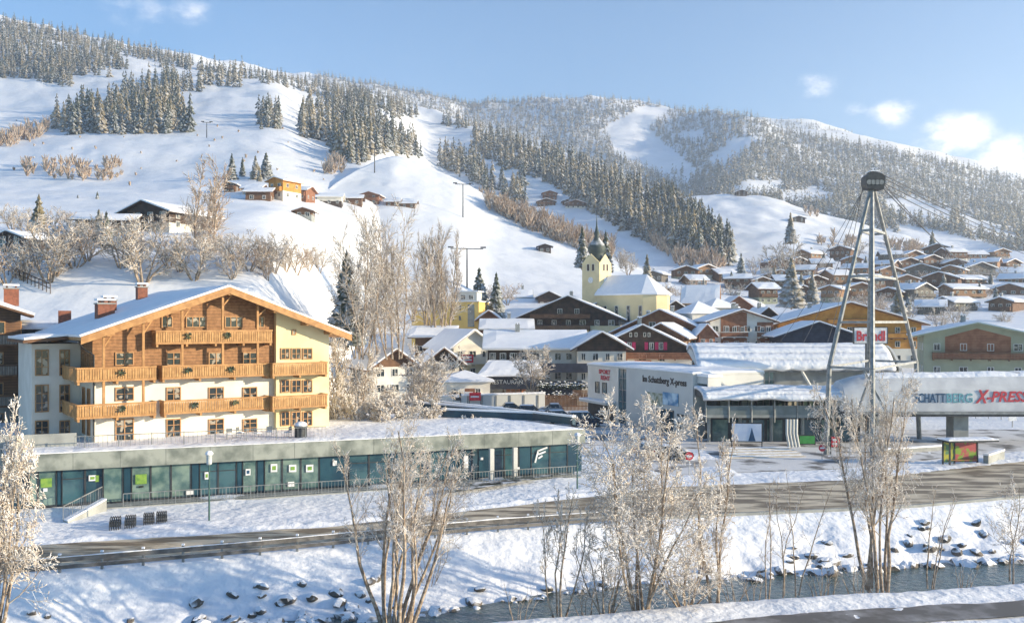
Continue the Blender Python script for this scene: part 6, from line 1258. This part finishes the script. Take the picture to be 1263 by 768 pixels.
place_tree(466, 440, 252, 150, 15, .13, 36, 'tall broad birch crown with golden frosted twigs behind the hotel', [(20, .30, 40, 7, .3, .10), (13, .5, 42, 3, .1), (9, .6, 48, 1, 0, .05)], .16, .22, keep=.8, twig=TWIG, basew=3.8, w=92)
place_tree(445, 440, 300, 158, 5, .30, 37, 'shorter pale birch beside the dark spruce', T1, .14, .12, keep=.7, w=60)
place_tree(540, 410, 275, 205, 14, .13, 38, 'tall poplar-like tree with many upright stems before the yellow block', [(17, .28, 34, 7, .35, .12), (12, .5, 38, 3, .15), (9, .6, 44, 1, .1, .065)], .24, .26, keep=.5, twig=TWIG, basew=2.6, w=58)
place_tree(510, 395, 330, 225, 5, .3, 39, 'pale tree between the birch and the poplar-like tree', T1, .2, .2, keep=.6, w=40)
place_tree(252, 335, 198, 168, 7, .17, 40, 'tall golden frosted birch on the slope above the hotel roof', [(20, .25, 34, 7, .25, .08), (12, .5, 40, 3, .1), (10, .55, 44, 1, 0, .06)], .2, .24, keep=.5, twig=TWIGB, basew=1.6, w=62)
place_tree(262, 335, 285, 162, 6, .5, 41, 'round russet bush at the foot of the golden birch', T1, .12, .12, keep=.5, twig=TWIGB, w=45)
place_tree(548, 530, 505, 105, 6, .8, 42, 'low cream frosted shrub between the skylight walls', T1, .05, .12, name='frosted_shrub', w=44)
place_tree(583, 527, 508, 100, 6, .8, 43, 'smallest frosted shrub at the end of the leftmost skylight wall', T1, .05, .12, name='frosted_shrub', w=30)
for i, (px, pb, pt, Y, w) in enumerate(((438, 545, 512, 98, 40), (470, 542, 514, 97, 36), (500, 540, 508, 99, 44), (530, 536, 512, 100, 34))):
    place_tree(px, pb, pt, Y, 6, .8, 70 + i, f'cream frosted shrub near the front edge of the shop roof, {ORD[i]} from the hotel', T1, .04, .12, name='frosted_shrub', w=w, group='shrubs on the shop roof', z=4.4)
# dark spruces with snow
for i, (px, pb, pt, Y, kd, wd, lb) in enumerate(((427, 425, 310, 150, 'darknear', 1.35, 'tall dark spruce with heavy snow pads, behind the hotel roof'), (591, 395, 330, 240, 'darknear', 1.5, 'left of two spruces right of the poplar-like tree'), (612, 392, 336, 238, 'darknear', 1.1, 'slimmer right one of two spruces by the cottage'), (718, 330, 278, 300, 'darknear', 1.2, 'dark spruce left of the church spire'), (747, 335, 284, 290, 'darknear', 1.1, 'slim spruce right of the church spire'), (798, 362, 314, 275, 'frostnear', 1.5, 'broad snowy spruce right of the church roof'),
                                                 (914, 342, 312, 400, 'darknear', 1.5, 'single spruce in front of the shaded slope'), (976, 378, 318, 290, 'frostnear', 1.5, 'tall snowy spruce left of the orange hotel'), (1002, 376, 336, 290, 'frostnear', 1.6, 'wide snowy spruce right of the tall snowy spruce'), (122, 305, 258, 172, 'frostnear', 1.6, 'snow-laden spruce left of the orchard chalet'), (131, 330, 262, 165, 'darknear', 1.5, 'dark snowy spruce in front of the orchard wing'), (48, 318, 240, 170, 'frostnear', 1.3, 'snow-laden spruce at the left of the orchard'),
                                                 (120, 262, 236, 300, 'darknear', 1.2, 'small spruce behind the orchard wing roof'), (96, 262, 240, 300, 'frostnear', 1.5, 'pale small spruce behind the orchard at left'), (286, 224, 189, 400, 'darknear', 1.3, 'dark spruce at the left of the clump on the open piste'), (299, 220, 194, 410, 'darknear', 1.1, 'slim dark spruce in the middle of the piste clump'), (315, 228, 192, 400, 'frostnear', 1.5, 'pale spruce in the piste clump'), (328, 225, 188, 405, 'darknear', 1.6, 'broadest dark spruce of the piste clump'), (320, 232, 205, 390, 'frostnear', 1.3, 'lowest pale spruce of the piste clump'),
                                                 (1108, 420, 350, 240, 'frostnear', 1.4, 'snowy spruce just right of the pylon above the orange hotel'), (1150, 322, 284, 560, 'frostnear', 1.4, 'lone frosted spruce on the crest above the village'), (975, 300, 262, 560, 'frostnear', 1.3, 'lone larch on the lit lower slope'))):
    H_ = (pb - pt) * Y / FP; conifer(P(px, pb, Y), H_, kd, i, lb, wid=wd, name='spruce')
for i, (px, pb, pt) in enumerate(((868, 362, 344), (902, 356, 336), (1016, 332, 312), (1034, 354, 332), (1068, 340, 318), (1085, 358, 334), (1104, 372, 346), (1134, 344, 322), (1164, 360, 338), (1188, 346, 326), (1222, 358, 336), (1228, 384, 356), (1252, 346, 326), (1150, 328, 310), (955, 352, 330), (1120, 392, 364), (988, 360, 338), (1208, 374, 350))):
    p = hillV.at(px, pb); conifer(p, (pb - pt) * p.y / FP * 1.1, ('frostnear', 'darknear')[i % 2], i + 3, f'snowy village spruce, {ORD[i] if i < 13 else str(i + 1) + "th"} of those planted between the hillside chalets', 'spruces between the hillside chalets', wid=1.4, name='spruce')
# orchard and garden trees on the slope: four shapes, copied
protos = []
for s in range(4):
    out, rng = leafless(100 + s, 5 + s % 2, 6.5, .55, [(10, .45, 42, 4, .05, .18), (9, .5, 44, 3, .0), (8, .55, 46, 1, 0, .05)], .13, basew=.25)
    protos.append((out, rng))
base = []
oc = 0
OR = [('lower orchard row above the guesthouse', [(8, 350, 285), (30, 345, 290), (68, 340, 262), (60, 348, 275), (92, 330, 262), (108, 322, 270), (150, 330, 262), (176, 350, 264), (160, 326, 275), (208, 330, 285), (222, 335, 288), (240, 345, 280)]),
      ('upper orchard row near the dark chalet', [(15, 285, 250), (30, 290, 255), (68, 285, 252), (84, 280, 255), (104, 300, 262), (150, 300, 268), (196, 292, 258), (218, 285, 255), (240, 290, 260)]),
      ('shrubby belt right of the golden birch', [(280, 322, 286), (296, 330, 280), (308, 334, 290), (322, 332, 288), (338, 336, 285), (352, 334, 292), (366, 338, 294), (380, 334, 300), (394, 336, 304), (286, 344, 302), (330, 345, 308)]),
      ('garden trees behind the village roofs', [(600, 372, 350), (626, 375, 345), (766, 330, 305), (775, 340, 312), (824, 372, 346), (838, 378, 352), (906, 372, 348), (950, 350, 326), (1040, 392, 360), (1075, 392, 352), (1120, 402, 372), (1180, 405, 372), (1160, 408, 378), (1150, 400, 384), (1240, 405, 382), (1095, 345, 322), (1062, 345, 322), (1140, 352, 330), (1196, 352, 330), (1232, 350, 328), (1010, 340, 318), (1170, 372, 350), (1214, 372, 352), (930, 335, 312), (968, 345, 288), (1028, 318, 292), (1056, 316, 290), (1215, 312, 296), (856, 360, 342), (888, 374, 352), (920, 350, 330), (1000, 352, 332), (1045, 345, 325), (1078, 366, 344), (1088, 384, 360), (1130, 384, 362), (1200, 388, 368), (1250, 370, 348), (985, 338, 318), (1110, 330, 310), (1165, 330, 312), (1240, 330, 312), (1020, 366, 344), (945, 366, 346)])]
first = {}
for gname, lst in OR:
    vill = gname.startswith('garden')
    for i, (px, pb, pt) in enumerate(lst):
        sh = hillV if vill and px > 800 else hillA if not vill else None
        p = (sh.at(px, pb) if sh and pb > 312 or sh is hillA else hillE.at(px, pb) if px > 850 else P(px, pb, 290)); H_ = (pb - pt) * p.y / FP; s = (i + oc) % 4
        word = 'frosted fruit tree' if not vill else 'frosted garden tree'; lb = f'{word}, {ORD[i] if i < 13 else str(i + 1) + "th"} in the {gname}'
        tw = TWIGB if (i * 5 + oc) % 4 == 0 else TWIG; key = (s, tw.name)
        if key not in first: r = tree_obj('fruit_tree' if not vill else 'garden_tree', *protos[s], p, lb, 'tree', gname, frost=.12, keep=.8 if tw is TWIG else .4, twig=tw); first[key] = r
        else: r = copy_tree(first[key]); r.name = 'fruit_tree' if not vill else 'garden_tree'; r['label'] = lb; r['group'] = gname; r.location = p
        r.scale = (H_ / 6.5,) * 3 if not vill else (H_ / 6.5 * 1.0, H_ / 6.5, H_ / 6.5); r.rotation_euler = (0, 0, i * 1.3)
    oc += 1
# snowy hedge in front of the inn
rr = random.Random(9)
for i, px in enumerate(np.linspace(648, 728, 9)):
    for k, py_ in enumerate((474, 486)):
        if k and i % 2: continue
        p = Vector(hpos(px, 161 - 2.5 * k, 0)); p.z = zpx(py_, p.y) - .9; me_key = ('hedge', i % 3)
        if me_key not in _con:
            rng = np.random.default_rng(300 + i); V = []; F_ = []
            for b in range(46):
                c = rng.normal(0, 1, 3) * (.5, .4, .28) + (0, 0, .75); r_ = rng.uniform(.18, .34); n0 = len(V); V += [tuple(np.array(v) * r_ * (1.1, 1.1, .8) + c) for v in OCT]; F_ += [tuple(int(q) + n0 for q in f) for f in OCTF]
            _con[me_key] = npmesh('hedge_bush', np.array(V), tris=np.array(F_), mats=[M('hedge leaves', (.03, .05, .025), .9, (.05, .07, .03), 3, snow=(.15, .4, 1.5))])
        o = link('hedge_bush', _con[me_key], None, p, label=f'snow-padded hedge bush, {ORD[i]} from left in the {("upper", "lower")[k]} row before the inn', cat='bush', group='hedge bushes before the inn'); o.rotation_euler = (0, 0, i * 2.1 + k)
# boulders
bp = []
for s in range(7):
    rng = np.random.default_rng(500 + s); bm = bmesh.new(); bmesh.ops.create_icosphere(bm, subdivisions=2, radius=1)
    for v in bm.verts:
        d = v.co.normalized(); k = 1 + .22 * mnoise.noise(d * 1.6 + Vector((s * 5.0, 0, 0))) + .10 * mnoise.noise(d * 4 + Vector((s * 3.0, 1, 0)))
        v.co = d * k; v.co.z *= .7; v.co.x *= 1.15
        for ax in ((.7, .5, .5), (-.6, .3, .6), (.2, -.8, .4)):
            a = Vector(ax).normalized(); t = v.co.dot(a)
            if t > .72: v.co -= a * (t - .72)
    me = bpy.data.meshes.new('boulder'); bm.to_mesh(me); bm.free(); me.materials.append(ROCK); bp.append(me)
rng = np.random.default_rng(12); nb = 0
for t in range(1500):
    x = (rng.uniform(-33, -8), rng.uniform(20, 44), rng.uniform(-8, 20), rng.uniform(-33, -8), rng.uniform(20, 44))[t % 5]; e = float(ip(x, EDGE)); wf = float(ip(x, WFAR)); u = abs(rng.normal(0, .35 if x < -8 else .15 if x < 20 else .4)); lim = .6 if x < -8 else .35 if x < 20 else .8
    if u > lim: continue
    y = wf - .35 + (e - wf) * u; px = CX + x / y * FP
    if t % 2 == 0: x = rng.uniform(-33, 46); e = float(ip(x, EDGE)); wf = float(ip(x, WFAR)); u = abs(rng.normal(0, .08)); y = wf - .3 + (e - wf) * u; px = CX + x / y * FP
    dens = 1.0 if x < -8 else .75 if x > 15 else .8
    if rng.random() > dens: continue
    z = float(zground(np.array([x]), np.array([y]))[0]); r_ = rng.uniform(.18, .48) * (1.15 if x < -8 or x > 20 else .9) * (1.2 - u * .6); z = max(z, -2.75)
    o = link('boulder', bp[nb % 7], None, (x, y, z + r_ * .14), label=('large ' if r_ > .45 else 'small ' if r_ < .28 else '') + 'snow-capped boulder ' + ('at the waterline ' if u < .15 else 'partway up the bank ' if u < .4 else 'high on the bank ') + ('near the bright frosted tree' if px < 160 else 'below the guardrail' if px < 420 else 'beside the many-stemmed tree' if px < 660 else 'behind the dense white tree' if px < 920 else 'behind the thin saplings' if px < 1040 else 'behind the tall forked tree' if px < 1140 else 'towards the tree at far right'), cat='boulder', group='snow-capped boulders along the far bank')
    o.scale = (r_ * rng.uniform(.8, 1.5), r_ * rng.uniform(.8, 1.2), r_ * rng.uniform(.7, 1.1)); o.rotation_euler = (rng.normal(0, .25), rng.normal(0, .25), rng.uniform(0, 6.28)); nb += 1
    if nb >= 285: break
print('boulders', nb)
# ------------------------------------------------------------------ haze
def haze():
    mb = MB(); m = bpy.data.materials.new('haze'); m.use_nodes = True; nt = m.node_tree; nt.nodes.clear()
    o = nt.nodes.new('ShaderNodeOutputMaterial'); v = nt.nodes.new('ShaderNodeVolumePrincipled')
    v.inputs['Color'].default_value = (.86, .92, 1, 1); v.inputs['Density'].default_value = HAZE; v.inputs['Anisotropy'].default_value = .5
    nt.links.new(v.outputs[0], o.inputs['Volume'])
    vs = [v for ob in S.objects if ob.type == 'MESH' for v in (Vector(c) for c in ob.bound_box)] ; 
    mb.box(-1700, 2300, -60, 4000, -160, 800, m); mb.build('haze', kind='stuff')
haze()
